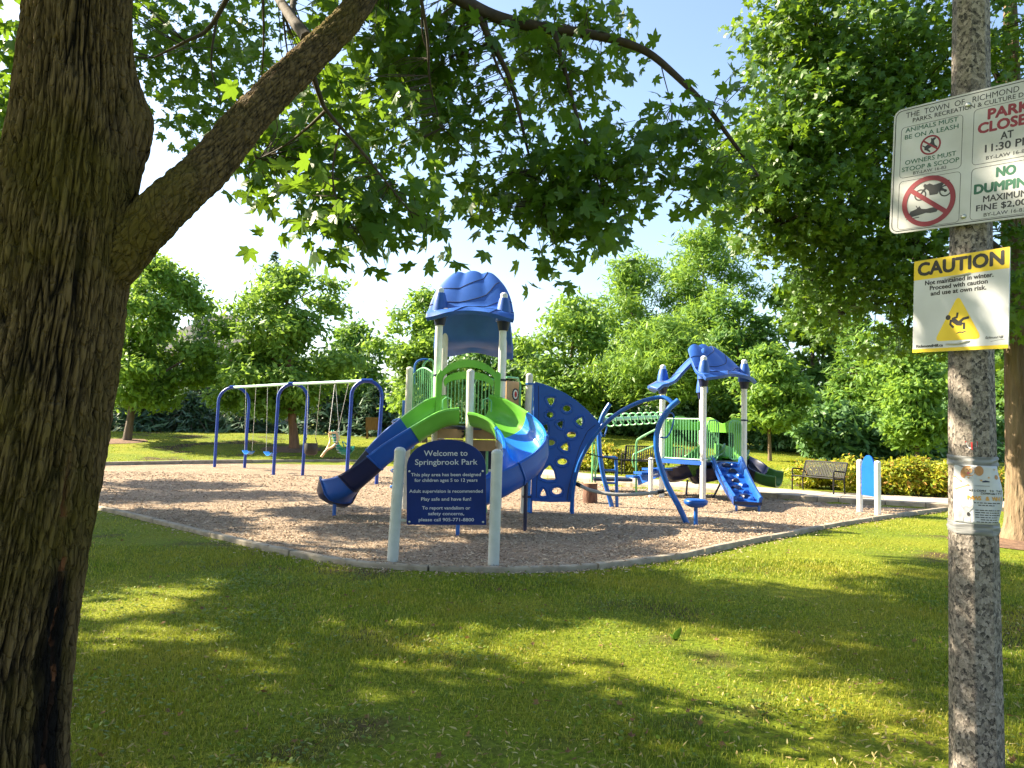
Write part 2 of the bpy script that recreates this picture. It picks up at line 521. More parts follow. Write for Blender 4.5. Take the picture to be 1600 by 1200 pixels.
# wood chips lying on the bed (loose, nobody could count them)
def scatter_poly(n, x0, x1, y0, y1, poly, dens=None):
    x = rng.uniform(x0, x1, n); y = rng.uniform(y0, y1, n)
    k = inpoly(x, y, poly)
    if dens is not None:
        k &= rng.random(n) < dens(x, y)
    return x[k], y[k]

def rot_frames(yaw, pitch, roll):
    cy, sy, cp, sp_, cr_, sr = np.cos(yaw), np.sin(yaw), np.cos(pitch), np.sin(pitch), np.cos(roll), np.sin(roll)
    Rm = np.empty((len(yaw), 3, 3))
    Rm[:, 0, 0] = cy * cp; Rm[:, 0, 1] = cy * sp_ * sr - sy * cr_; Rm[:, 0, 2] = cy * sp_ * cr_ + sy * sr
    Rm[:, 1, 0] = sy * cp; Rm[:, 1, 1] = sy * sp_ * sr + cy * cr_; Rm[:, 1, 2] = sy * sp_ * cr_ - cy * sr
    Rm[:, 2, 0] = -sp_; Rm[:, 2, 1] = cp * sr; Rm[:, 2, 2] = cp * cr_
    return Rm

def stamp(name, tv, tf, pos, Rm, scale):
    """one mesh of many copies of a small template"""
    tv = np.asarray(tv, float); tf = np.asarray(tf, int)
    n = len(pos)
    sc_ = np.asarray(scale, float)
    if sc_.ndim == 1: sc_ = sc_[:, None].repeat(3, 1)
    V = np.einsum('nij,nkj->nki', Rm, tv[None] * sc_[:, None, :]) + pos[:, None, :]
    F = tf[None] + (np.arange(n) * len(tv))[:, None, None]
    return np_mesh(name, V.reshape(-1, 3), F.reshape(-1, tf.shape[1]))

chip_v = [(-1, -1, 0), (1, -.7, 0), (1, .8, 0), (-1, 1, 0), (-.85, -.6, 1), (.9, -.4, 1), (.8, .5, 1), (-.9, .7, 1)]
chip_f = [(4, 5, 6, 7), (0, 1, 5, 4), (1, 2, 6, 5), (2, 3, 7, 6), (3, 0, 4, 7)]
fx, fy = scatter_poly(150000, -14, 10, 8.2, 22, MULCH, lambda x, y: np.clip(1.15 - (y - 8.2) / 7.0, 0.16, 1))
n = len(fx)
nzv = 0.008 * np.sin(fx * 2.1) * np.sin(fy * 1.7)
pos = np.stack([fx, fy, 0.024 + rng.uniform(0, 0.012, n) + nzv], 1)
sz = np.stack([rng.uniform(0.008, 0.024, n), rng.uniform(0.004, 0.008, n), rng.uniform(0.002, 0.006, n)], 1) * (1 + 0.05 * (fy - 8))[:, None]
me = stamp('wood_chips', chip_v, chip_f, pos, rot_frames(rng.uniform(0, 6.28, n), rng.normal(0, .32, n), rng.normal(0, .32, n)), sz)
me.shade_flat()
M['chips'] = leafmat('wood_chip_shavings', ((0, (0.11, 0.072, 0.048)), (0.3, (0.32, 0.225, 0.15)), (0.75, (0.46, 0.345, 0.245)), (1, (0.64, 0.53, 0.40))), (0.3, 0.2, 0.1), 0.0, 0.9, spec=0.2)
tag(link('wood_chips', me, None, M['chips']), 'loose tan wood chips covering the play area', 'wood chips', kind='stuff')

# kerb round the bed: cast sections, one piece each
kerb = bpy.data.objects.new('kerb', None); COL.objects.link(kerb); kerb['kind'] = 'structure'
def kerb_run(pts, w=0.105, h=0.062, step=1.9, gap=0.012):
    P = [Vector((p[0], p[1], 0)) for p in pts]
    # arclength resample
    L_ = [0]
    for a_, b_ in zip(P[:-1], P[1:]): L_.append(L_[-1] + (b_ - a_).length)
    def at(s):
        s = min(max(s, 0), L_[-1])
        k = max(i for i in range(len(L_)) if L_[i] <= s + 1e-9)
        k = min(k, len(P) - 2)
        t = (s - L_[k]) / max(L_[k + 1] - L_[k], 1e-6)
        return P[k].lerp(P[k + 1], t)
    s = 0
    while s < L_[-1] - 0.2:
        e = min(s + step, L_[-1])
        q = [at(s + gap + (e - s - 2 * gap) * i / 5) for i in range(6)]
        mb = MB(); rows = []
        dz = random.uniform(-.006, .006)
        for i, p in enumerate(q):
            t = (q[min(i + 1, 5)] - q[max(i - 1, 0)]).normalized(); nn = Vector((-t.y, t.x, 0))
            j = 0.003 * math.sin(i * 2.1 + s)
            rows.append([p + nn * u + Vector((0, 0, z)) for u, z in ((-w / 2, -.06), (-w / 2, h - .012 + dz), (-w / 2 + .012, h + dz + j), (w / 2 - .012, h + dz), (w / 2, h - .012 + dz), (w / 2, -.06))])
        mb.grid(rows, closed_u=True)
        bb = 0; mb.f.append(tuple(range(6))[::-1]); mb.f.append(tuple(30 + k for k in range(6)))
        mb.build('kerb_section', M['kerb'], kerb, smooth=25)
        s = e
kerb_run([tuple(v) for v in front])
kerb_run([(v.x, v.y) for v in back[8:]], w=0.18, h=0.14, step=2.4)

# concrete path behind: slabs with open joints
path = bpy.data.objects.new('concrete_path', None); COL.objects.link(path); path['kind'] = 'structure'
def offset_line(P, d):
    out = []
    for i, p in enumerate(P):
        t = (P[min(i + 1, len(P) - 1)] - P[max(i - 1, 0)]).normalized()
        nn = Vector((t.y, -t.x, 0))
        out.append(p + nn * d)
    return out
pe = [v for v in catmull(p_edge, 90)]
pf = offset_line(pe, PATH_W)
pk = offset_line(pe, 0.24)
for i in range(0, 90, 3):
    for (A, B, nm, g0, zz) in ((pe, pk, 'path_kerb', 0.0, PATH_Z + 0.012), (pk, pf, 'path_slab', 0.014, PATH_Z)):
        mb = MB(); rows = []
        for k in range(4):
            a_ = A[min(i + k, 90)]; b_ = B[min(i + k, 90)]
            d = (b_ - a_).normalized(); a_ = a_ + d * g0
            t = (A[min(i + k + 1, 90)] - A[max(i + k - 1, 0)]).normalized()
            sft = t * (0.008 if k == 0 else (-0.008 if k == 3 else 0))
            a_ = a_ + sft; b_ = b_ + sft
            rows.append([Vector((a_.x, a_.y, -.05)), Vector((a_.x, a_.y, zz - .012)), Vector((a_.x, a_.y, zz)) + d * .012, Vector((b_.x, b_.y, zz)), Vector((b_.x, b_.y, -.05))])
        mb.grid(rows, closed_u=True)
        mb.f.append((0, 1, 2, 3, 4)); mb.f.append((15, 16, 17, 18, 19))
        o = mb.build(nm, M['kerb' if nm == 'path_kerb' else 'path'], path, smooth=0)
        bm_ = o.data
PATHPOLY = [(v.x, v.y) for v in pe] + [(v.x, v.y) for v in pf[::-1]]
# ------------------------------------------------------------------ play equipment
def post(parent, base, top, r, material, cap=True, name='post', capmat=None):
    base = Vector(base); top = Vector(top)
    d = (top - base); L_ = d.length
    mb = MB()
    mb.lathe([(r, -0.08), (r, L_ - r * 0.62), (r * .97, L_ - r * .6)], base, d, 20)
    p = mb.build(name, material, parent)
    if cap:
        mb = MB()
        mb.lathe([(r * 1.04, L_ - r * .64)] + [(r * 1.04 * math.cos(a), L_ - r * .55 + r * .75 * math.sin(a)) for a in [0, .3, .6, .9, 1.2, 1.45]], base, d, 20)
        mb.build('post_cap', capmat or material, p)
    return p

def collar(parent, c, r, material=None, h=0.035, name='clamp'):
    mb = MB(); mb.lathe([(r * 1.02, -h / 2), (r * 1.14, -h / 2), (r * 1.14, h / 2), (r * 1.02, h / 2)], c, (0, 0, 1), 18)
    mb.box(Vector(c) + Vector((r * 1.2, 0, 0)), (r * .5, r * .6, h))
    return mb.build(name, material or M['navy'], parent)

def roof_half(parent, O, ax, down, zr, ze, run, w_r, w_e, lobe=0.055, posts=(), lip=0.09, seams=True, name='roof_shell'):
    """moulded roof shell: O ridge centre (xy), ax along the ridge, down the horizontal run direction"""
    ax = Vector(ax).normalized(); down = Vector(down).normalized()
    nu, nv = 33, 22
    def S(u, v):
        w = w_r + (w_e - w_r) * (math.sin(min(v * 1.25, 1) * math.pi / 2) ** .85)
        z = zr + (ze - zr) * ((.95 * v + .65 * v * v) if v < .6 else .804 + .196 * ((v - .6) / .4) ** .85)
        z += lobe * (1 - v) ** 1.3 * (abs(math.cos(1.5 * math.pi * u)) ** 0.8 - 0.6) * (1 if abs(u) < 1.01 else 0)
        z -= 0.11 * abs(u) ** 3.2 * (0.35 + 0.65 * (1 - v))
        z += 0.045 * math.cos(u * math.pi) * sm(.6, 1, v) - 0.02 * float(sm(.5, 1, v))
        flat = float(sm(0.72, 1.0, v))
        z += 0.07 * flat * (1 - flat) * 2
        x = u * w
        y = run * v + 0.06 * (1 - u * u) * v - 0.05 * math.cos(2 * math.pi * u) * float(sm(.8, 1, v))
        return Vector((O[0], O[1], 0)) + ax * x + down * y + Vector((0, 0, z))
    us = [-1 + 2 * i / (nu - 1) for i in range(nu)]; vs = [j / (nv - 1) for j in range(nv)]
    rows = [[S(u, v) for u in us] for v in vs]
    # downturned lip all round the outer edge
    mb = MB(); mb.grid(rows)
    o = mb.build(name, M['roof_blue'], parent, smooth=60)
    sd_ = o.modifiers.new('thick', 'SOLIDIFY'); sd_.thickness = 0.075; sd_.offset = -1
    bv = o.modifiers.new('bevel', 'BEVEL'); bv.width = 0.018; bv.segments = 3; bv.limit_method = 'ANGLE'; bv.angle_limit = R(50)
    n_ = o.data.polygons[0].normal
    if n_.z < 0: o.data.flip_normals()
    if seams:
        paths = [[(-1, .30), (-.55, .36), (-.15, .30), (.25, .18), (.55, .0)],
                 [(-1, .55), (-.6, .56), (-.1, .55), (.35, .45), (.65, .27), (.8, .2)],
                 [(-.65, .80), (-.3, .74), (.2, .66), (.6, .56), (1, .48)],
                 [(-.35, 1.0), (-.15, .88), (.1, .80), (.4, .79), (.7, .78), (1, .70)],
                 [(.45, 1.0), (.55, .9), (.7, .78)], [(-.9, .7), (-.65, .80), (-.5, .88)]]
        for pth in paths:
            pts = catmull([Vector((u, v, 0)) for u, v in pth], 18)
            mb = MB(); mb.tube([S(max(-1, min(1, p.x)), max(0, min(1, p.y))) + Vector((0, 0, 0.001)) for p in pts], 0.0085, 5)
            mb.build('roof_seam', M['roof_dark'], o)
    return o, S

def sleeve(parent, top, r=0.066):
    """moulded cone where a post comes through the roof, with the pale post cap on top"""
    t = Vector(top)
    mb = MB(); mb.lathe([(0.140, -.50), (0.132, -.36), (0.115, -.24), (.092, -.13), (.080, -.10), (.078, -.09)], t, (0, 0, 1), 20)
    s_ = mb.build('post_sleeve', M['roof_blue'], parent, smooth=60)
    mb = MB(); mb.lathe([(.085, -.66), (.11, -.54), (.13, -.46)], t, (0, 0, 1), 18)
    mb.build('sleeve_collar', M['navy'], s_, smooth=60)

def slide_sweep(parent, pts, secs, wid=0.27, dep=0.26, n=60, name='slide', up_bank=None):
    """open trough: secs = [(fraction_end, material)], each a moulded section"""
    P = catmull(pts, n)
    sl = bpy.data.objects.new(name, None); COL.objects.link(sl); sl.parent = parent
    prof = []
    inner = [(-1.0, 1.0), (-.97, .62), (-.88, .3), (-.68, .07), (-.35, -.01), (0, -.03), (.35, -.01), (.68, .07), (.88, .3), (.97, .62), (1.0, 1.0)]
    inner = [(a * wid, b * dep) for a, b in inner]
    t = 0.03
    outer = [(wid + .012, dep + .030), (wid + .045, dep + .034), (wid + .062, dep + .008), (wid + .048, dep - .035), (wid + .03, dep * .55), (wid * .93 + t, dep * .24), (wid * .72 + t * .6, dep * .02 - t * .6),
             (wid * .36, -t * 1.3), (0, -t * 1.5)]
    outer = outer + [(-a, b) for a, b in outer[:-1][::-1]]
    prof = inner + outer
    def frame(i):
        t_ = (P[min(i + 1, n)] - P[max(i - 1, 0)]).normalized()
        s_ = t_.cross(Vector((0, 0, 1))); s_ = s_.normalized()
        u_ = s_.cross(t_)
        if up_bank is not None:
            q = Quaternion(t_, up_bank(i / n)); s_ = q @ s_; u_ = q @ u_
        return s_, u_
    i0 = 0
    for k, (fe, mt) in enumerate(secs):
        i1 = int(round(fe * n))
        mb = MB(); rows = []
        for i in range(i0, i1 + 1):
            s_, u_ = frame(i)
            rows.append([P[i] + s_ * a + u_ * b for a, b in prof])
        mb.grid(rows, closed_u=True)
        m_ = len(prof); nr = len(rows)
        mb.f.append(tuple(range(m_))); mb.f.append(tuple((nr - 1) * m_ + q for q in range(m_))[::-1])
        o = mb.build('slide_section', mt, sl, smooth=45)
        if k < len(secs) - 1:                    # raised joint flange
            mb = MB(); rows = []
            for i, sc_ in ((max(i1 - 1, i0), 1), (i1, 1)):
                s_, u_ = frame(i)
                pp = P[i] if i == i1 else P[i1].lerp(P[i], .35)
                rows.append([pp + s_ * a * 1.05 + u_ * (b * 1.05 - .008) for a, b in outer])
            mb.grid(rows)
            fo = mb.build('section_joint', mt, sl, smooth=45)
            sd_ = fo.modifiers.new('thick', 'SOLIDIFY'); sd_.thickness = .012
        i0 = i1
    return sl, P

bar_cache = {}
def barrier(parent, a, b, z0, z1, n, r=0.011, material=None, rail=0.016, name='barrier', arch=0.0, round_top=False):
    """guard rail between two points: frame plus separate upright bars"""
    material = material or M['green_pipe']
    a = Vector((a[0], a[1], 0)); b = Vector((b[0], b[1], 0))
    A = [a.lerp(b, i / 12) + Vector((0, 0, z1 + arch * math.sin(math.pi * i / 12))) for i in range(13)]
    mb = MB()
    d = (b - a).normalized()
    if round_top:
        c = 0.1
        loop = [a + Vector((0, 0, z0 + c)), a + Vector((0, 0, z1 - c)), a + d * c * .3 + Vector((0, 0, z1 - c * .3)), a + d * c + Vector((0, 0, z1)), b - d * c + Vector((0, 0, z1)), b - d * c * .3 + Vector((0, 0, z1 - c * .3)), b + Vector((0, 0, z1 - c)), b + Vector((0, 0, z0 + c)), b - d * c * .3 + Vector((0, 0, z0 + c * .3)), b - d * c + Vector((0, 0, z0)), a + d * c + Vector((0, 0, z0)), a + d * c * .3 + Vector((0, 0, z0 + c * .3))]
        mb.tube(loop, rail, 8, closed=True)
    else:
        mb.tube(A, rail, 8)
        mb.tube([a + Vector((0, 0, z0)), b + Vector((0, 0, z0))], rail, 8)
        mb.tube([a + Vector((0, 0, z0)), a + Vector((0, 0, z1))], rail, 8); mb.tube([b + Vector((0, 0, z0)), b + Vector((0, 0, z1))], rail, 8)
    fr = mb.build(name, material, parent)
    org = worg(parent)
    for i in range(1, n + 1):
        p = a.lerp(b, i / (n + 1)); h = z1 + arch * math.sin(math.pi * i / (n + 1)) - z0
        key = (round(h, 2), r, material.name)
        if key not in bar_cache:
            mb = MB(); mb.tube([(0, 0, 0), (0, 0, h)], r, 6); me = mb.mesh('bar'); me.materials.append(material); bar_cache[key] = me
        link('bar', bar_cache[key], fr, None, (p.x - org.x, p.y - org.y, z0 - org.z))
    return fr

# ============ big tower
PS = thing('play_structure', 'tall blue roofed play tower with two curved slides and a holed climbing wall', 'play structure', (-0.75, 13.85, 0.0))
x0, x1, y0, y1 = -1.30, -0.19, 13.3, 14.4
DZ = 1.55
FL = (x0, y0); FR = (x1, y0); BL = (x0, y1); BR = (x1, y1)
lean = 0.02
for (x, y), zt in ((FL, 3.95), (FR, 3.88), (BL, 3.45), (BR, 3.45)):
    post(PS, (x - .02, y, 0), (x + .02, y, zt), 0.0635, M['white_post'] if y == y0 else M['post'])
pA = post(PS, G(632, 797), W(640.5, 574, 13.96), 0.0635, M['post'])
pE = post(PS, G(818, 804), W(827.5, 584, 13.65), 0.060, M['post'])
MIDF = W(735, 660, 12.78); 
post(PS, (MIDF.x - .01, 12.78, 0), W(735.5, 578, 12.78), 0.0635, M['post'])
A2 = G(632, 797); E2 = G(818, 804)
# deck
mb = MB(); mb.prism([(x0, y0), (MIDF.x, 12.8), (x1, y0), (x1 + .4, 13.7), (x1, y1), (x0, y1), (A2.x + .05, A2.y)], DZ - .06, DZ)
mb.build('deck', M['navy'], PS)
# roof halves
yc = 13.85
roofm = bpy.data.objects.new('roof', None); COL.objects.link(roofm); roofm.parent = PS
roof_half(roofm, (-0.745, yc + .02), (1, 0, 0), (0, -1, 0), 4.36, 3.50, 0.82, 0.47, 0.76)
roof_half(roofm, (-0.745, yc + .06), (1, 0, 0), (0, 1, 0), 4.30, 2.98, 0.86, 0.47, 0.76)
sleeve(roofm, (FL[0] + .02, y0, 3.95)); sleeve(roofm, (FR[0] + .02, y0, 3.88))
for p, z in ((FL, 2.42), (FR, 2.36)):
    collar(PS, (p[0] + .005, p[1], z), 0.0635)
# arched green hood over the slide entrance
hood = []
def arc(cx, z0, rx, rz, y, n=16, a0=0, a1=180):
    return [Vector((cx + rx * math.cos(R(a0 + (a1 - a0) * i / n)), y, z0 + rz * math.sin(R(a0 + (a1 - a0) * i / n)))) for i in range(n + 1)]
oy = 13.16
top_o = arc(-.745, 2.32, .50, .36, oy)
mid_o = arc(-.745, 2.32, .46, .25, oy)
mid_i = arc(-.745, 2.30, .42, .18, oy)
low_i = arc(-.745, 2.24, .40, .13, oy)
for A_, B_, nm in ((top_o, mid_o, 'hood_arch'), (mid_i, low_i, 'hood_arch')):
    mb = MB(); rows = []
    for dy in (-.06, .06):
        rows.append([p + Vector((0, dy, 0)) for p in A_] + [p + Vector((0, dy, 0)) for p in B_[::-1]])
    m_ = len(rows[0]); mb.grid(rows, closed_u=True); mb.f.append(tuple(range(m_))); mb.f.append(tuple(m_ + k for k in range(m_))[::-1])
    mb.build(nm, M['green'], PS, bevel=.01)
for s_ in (-1, 1):
    xx = -.745 + s_ * .50
    mb = MB()
    mb.prism([(xx - .055, 1.6), (xx + .035, 1.6), (xx + .05, 2.46), (xx + s_ * -.02, 2.52), (xx - .055, 2.40)], -.05, .05, Matrix(((1, 0, 0), (0, 0, -1), (0, 1, 0))))
    mb.v = [(x, y + oy, z) for x, y, z in mb.v]
    mb.build('hood_side', M['green'], PS, bevel=.008)
# guard rails
barrier(PS, (A2.x + .1, A2.y - .02), (x0 - .09, y0 + .05), DZ + .03, 2.47, 8, .011, M['green_pipe'], arch=.10)
barrier(PS, (x0 + .1, y1), (-.745 - .05, y1), DZ + .05, 2.45, 5, .013, M['green_pipe'], round_top=True)
barrier(PS, (-.745 + .05, y1), (x1 - .1, y1), DZ + .05, 2.45, 5, .013, M['green_pipe'], round_top=True)
# ladder hoops left of the tower
for (pts, mt) in (([(648, 600), (648, 575), (652, 565), (662, 561.5), (672, 563)], M['blue_pipe']), ([(660, 600), (661, 574), (667, 564), (674, 562.5), (678, 570), (679, 600)], M['green_pipe'])):
    mb = MB(); mb.tube(catmull([W(x, y, 14.35) for x, y in pts], 24), .021, 8); mb.build('grab_hoop', mt, PS)
# painted play panel (tan) right of the tower with green frame
pa = Vector((x1 + .09, y0 + .12, 0)); pb = Vector((E2.x - .10, E2.y - .02, 0))
d_ = (pb - pa).normalized(); nrm = d_.cross(Vector((0, 0, 1)))
def quadpanel(mb, a, b, z0, z1, th):
    mb.bar(a + Vector((0, 0, (z0 + z1) / 2)), b + Vector((0, 0, (z0 + z1) / 2)), th, z1 - z0)
mb = MB(); quadpanel(mb, pa, pa.lerp(pb, .86), DZ + .06, 2.36, .03)
pan = mb.build('play_panel', M['tan'], PS, bevel=.006)
mb = MB()
e1 = pa.lerp(pb, .92)
mb.tube([pa + Vector((0, 0, 2.42)), pa.lerp(pb, .8) + Vector((0, 0, 2.42)), e1 + Vector((0, 0, 2.34)), e1 + Vector((0, 0, DZ))], .02, 8)
mb.tube([pb + Vector((0, 0, 2.30)), pb + Vector((0, 0, DZ))], .016, 8); mb.tube([e1 + Vector((0, 0, 2.34)), pb + Vector((0, 0, 2.34))], .014, 8)
mb.build('panel_frame', M['green_pipe'], PS)
# the gear and the reaching hand printed on the panel
fr_ = Matrix((d_, Vector((0, 0, 1)), nrm)).transposed()
if nrm.y > 0: fr_ = Matrix((d_, Vector((0, 0, 1)), -nrm)).transposed()
def on_panel(poly, mt, nm, u0, z0, dz=.018):
    mb = MB()
    c_ = pa + d_ * u0 + Vector((0, 0, z0)) - worg(PS)
    front_n = nrm if nrm.y < 0 else -nrm
    mb.prism(poly, 0, .004)
    mb.v = [tuple(c_ + d_ * x + Vector((0, 0, y)) + front_n * (dz + z)) for x, y, z in mb.v]
    mb.build(nm, mt, pan, local=True, smooth=0)
gr = [((.085 if k % 2 else .10) * math.cos(2 * math.pi * k / 28), (.10 if k % 2 else .115) * math.sin(2 * math.pi * k / 28)) for k in range(28)]
L_ = (pb - pa).length
on_panel(gr, M['navy'], 'gear_print', L_ * .58, 2.13)
on_panel(ell(0, 0, .065, .08), M['white_post'], 'gear_print', L_ * .58, 2.13, .0225)
on_panel(ell(0, 0, .035, .055, 10), M['sticker_red'], 'gear_print', L_ * .58, 2.13, .027)
on_panel([(-.02, -.22), (.05, -.22), (.07, -.10), (.13, .06), (.11, .09), (.05, -.02), (.03, .02), (-.01, .03), (-.06, -.01), (-.08, .08), (-.11, .07), (-.08, -.06), (-.04, -.12)], M['blue'], 'hand_print', L_ * .33, 1.83)
on_panel(ell(0, 0, .035, .035, 12), M['print_tan'], 'hand_print', L_ * .33, 1.80, .0225)
# counter panels under the deck
for (xa, xb) in ((-1.24, -.80), (-.69, -.26)):
    for (za, zb, nm) in ((1.34, 1.50, 'counter_board'), (1.14, 1.325, 'counter_board')):
        mb = MB(); mb.box(((xa + xb) / 2, 13.0, (za + zb) / 2), (xb - xa, .035, zb - za)); mb.build(nm, M['tan'], PS, bevel=.006)
for z in (1.46, 1.38, 1.27, 1.2):
    for x in (-.805, -.685):
        mb = MB(); mb.box((x, 12.97, z), (.05, .05, .03)); mb.build('bracket', M['black'], PS)
mb = MB(); mb.tube([(-.40, 13.1, .1), (-.40, 13.1, 1.14)], .022, 8); mb.build('upright_bar', M['green_pipe'], PS)
mb = MB(); mb.box((-.745, 14.3, .95), (1.0, .03, .5)); mb.build('lower_panel', M['navy'], PS)
# slides
GR, SB, BL_, NV = M['green'], M['sky_blue'], M['blue'], M['navy']
sl, P_ = slide_sweep(PS, [(-.98, 13.02, 1.66), (-1.22, 12.93, 1.60), (-1.55, 12.84, 1.36), (-1.95, 12.76, 1.04), (-2.33, 12.72, .66), (-2.62, 12.72, .40), (-2.84, 12.80, .27), (-2.98, 12.98, .23)],
            [(.30, GR), (.50, M['blue']), (.66, NV), (.84, M['blue']), (1.0, NV)], up_bank=lambda t: -.34 + .75 * t * t, wid=.31, dep=.30)
lb = G(522, 808)
mb = MB(); mb.tube([(lb.x, lb.y, -.05), (lb.x, lb.y, .42)], .03, 10); mb.build('slide_leg', M['blue_pipe'], sl)
mb = MB(); mb.lathe([(.30, 0), (.31, .02), (.30, .04)], (-2.98, 12.82, .24), (0, 0, 1), 20)
sr, P_ = slide_sweep(PS, [(-.52, 12.92, 1.66), (-.30, 12.80, 1.60), (.00, 12.60, 1.42), (.24, 12.28, 1.20), (.32, 11.88, 1.0), (.22, 11.50, .82), (-.02, 11.20, .64), (-.34, 11.0, .48), (-.62, 10.92, .38), (-.85, 10.92, .35)],
            [(.22, GR), (.42, SB), (.64, M['blue']), (.84, M['blue']), (1.0, NV)], up_bank=lambda t: .34 * (1 - t) + .16, n=72, wid=.30, dep=.29)
for (px, py, zt) in ((820, 832, .95), (715, 839, .38)):
    lb = G(px, py)
    mb = MB(); mb.tube([(lb.x, lb.y, -.05), (lb.x, lb.y, zt)], .03, 10); mb.build('slide_leg', M['blue_pipe'] if px < 800 else M['navy'], sr)
for x in (-.88, -.62):                                # small grab loops at the slide tops
    s_ = -1 if x < -.75 else 1
    mb = MB(); mb.tube([(x + s_ * .28, 12.92, 1.80), (x + s_ * .28, 12.92, 1.98), (x + s_ * .22, 12.92, 2.03), (x + s_ * .14, 12.95, 2.0), (x + s_ * .14, 12.95, 1.85)], .013, 8); mb.build('grab_loop', M['green_pipe'], PS)
# spiral climber seen past the left welcome post
sp0 = W(627, 775, 14.2)
pts = []
for i in range(150):
    a_ = i / 150 * 5.2 * 2 * math.pi
    pts.append((sp0.x + .20 * math.cos(a_), 14.2 + .20 * math.sin(a_), .25 + i / 150 * 1.55))
mb = MB(); mb.tube(pts, .018, 7); spir = mb.build('spiral_climber', M['sky_blue'], PS)
mb = MB(); mb.tube([(sp0.x, 14.2, -.05), (sp0.x, 14.2, 2.0)], .03, 8); mb.build('spiral_pole', M['blue_pipe'], PS)

# holed climbing wall
YW = 13.85
def zp(x, y):                       # zoom picture -> picture
    return (x / 4 + 800, y / 4 + 560)
wc = W(870, 690, YW)
kx = YW / FPX
def wl_(x, y):
    p = W(*zp(x, y), YW); return (p.x - wc.x, p.z - wc.z)
outl = [(150, 152), (200, 166), (262, 190), (330, 222), (400, 268), (460, 320), (512, 372), (545, 412), (548, 424), (520, 452), (490, 500), (455, 565), (425, 640), (403, 715), (385, 800), (372, 892), (250, 893), (122, 886), (130, 640), (136, 400), (140, 160)]
oo = [wl_(*p) for p in outl]
def rtri(cx, cy, w, h, rot):
    P_ = []
    for k in range(3):
        a_ = R(90 + 120 * k + rot)
        P_.append(Vector((cx + w * math.cos(a_), cy - h * math.sin(a_), 0)))
    out = []
    for k in range(3):
        a_, b_, c_ = P_[k - 1], P_[k], P_[(k + 1) % 3]
        p0 = b_.lerp(a_, .30); p2 = b_.lerp(c_, .30)
        for t in (0, .33, .66, 1):
            out.append(((1 - t) ** 2 * p0 + 2 * t * (1 - t) * b_ + t * t * p2))
        m_ = (b_ + c_) / 2; ctr = Vector((cx, cy, 0))
        out.append(m_ + (m_ - ctr) * .12)
    return [(p.x, p.y) for p in out]
holes = [rtri(243, 266, 34, 36, 180), ell(342, 313, 24, 19, 18), ell(237, 353, 21, 19, 18), rtri(206, 437, 32, 36, 95), rtri(302, 412, 28, 32, 200), rtri(423, 395, 32, 36, 88), ell(371, 478, 27, 19, 18),
         ell(241, 527, 26, 18, 18), rtri(331, 553, 36, 36, 95), rtri(203, 605, 18, 26, 270), ell(314, 645, 28, 19, 18), rtri(228, 722, 60, 62, -8), rtri(195, 842, 26, 34, 0), ell(281, 828, 28, 21, 18)]
def grow(h, k=1.22):
    cx = sum(p[0] for p in h) / len(h); cy = sum(p[1] for p in h) / len(h)
    return [(cx + (x - cx) * k, cy + (y - cy) * k) for x, y in h]
hh = [[wl_(*p) for p in grow(h)] for h in holes]
me = curve_mesh('climbing_wall', [oo] + hh, .035, .012, 2)
me.transform(Matrix.Rotation(R(90), 4, 'X'))
me.shade_smooth(); me.set_sharp_from_angle(angle=R(35))
cwall = link('climbing_wall', me, PS, M['blue'], wc - worg(PS))
for h in hh:
    cx = sum(p[0] for p in h) / len(h); cy = sum(p[1] for p in h) / len(h)
    mb = MB(); mb.tube([(cx + (x - cx) * 1.0 + .030 * (x - cx) / max(math.hypot(x - cx, y - cy), 1e-4), -.043, cy + (y - cy) + .030 * (y - cy) / max(math.hypot(x - cx, y - cy), 1e-4)) for x, y in h], .016, 7, closed=True, squash=.9)
    mb.v = [(x + wc.x, y + wc.y, z + wc.z) for x, y, z in mb.v]
    mb.build('hole_rim', M['blue'], cwall, smooth=70)
mb = MB(); mb.tube([(wl_(*p)[0] + wc.x, YW - .048, wl_(*p)[1] + wc.z) for p in ((520, 415), (470, 455), (420, 560), (385, 680), (355, 800), (342, 885))], .006, 6); mb.build('wall_groove', M['navy'], cwall)
mb = MB(); mb.tube([(wl_(*p)[0] + wc.x, YW - .048, wl_(*p)[1] + wc.z) for p in ((165, 172), (168, 500), (150, 870))], .006, 6); mb.build('wall_groove', M['navy'], cwall)
for (px, py, yt) in ((828.5, 803, 784), (893, 803, 782)):
    q = G(px, py); mb = MB(); mb.tube([(q.x, YW, -.05), (q.x, YW, .35)], .035, 10); mb.build('wall_leg', M['blue_pipe'], cwall)
mb = MB(); mb.tube([W(x, y, 13.7) for x, y in ((831.5, 598), (829, 700), (826, 800))], .028, 10); mb.build('edge_pole', M['sky_blue'], PS)
collar(PS, W(827, 600, 13.65), .06, M['blue_pipe'])
for y in (776, 700):
    collar(PS, W(822, y, 13.65), .06, M['navy'])

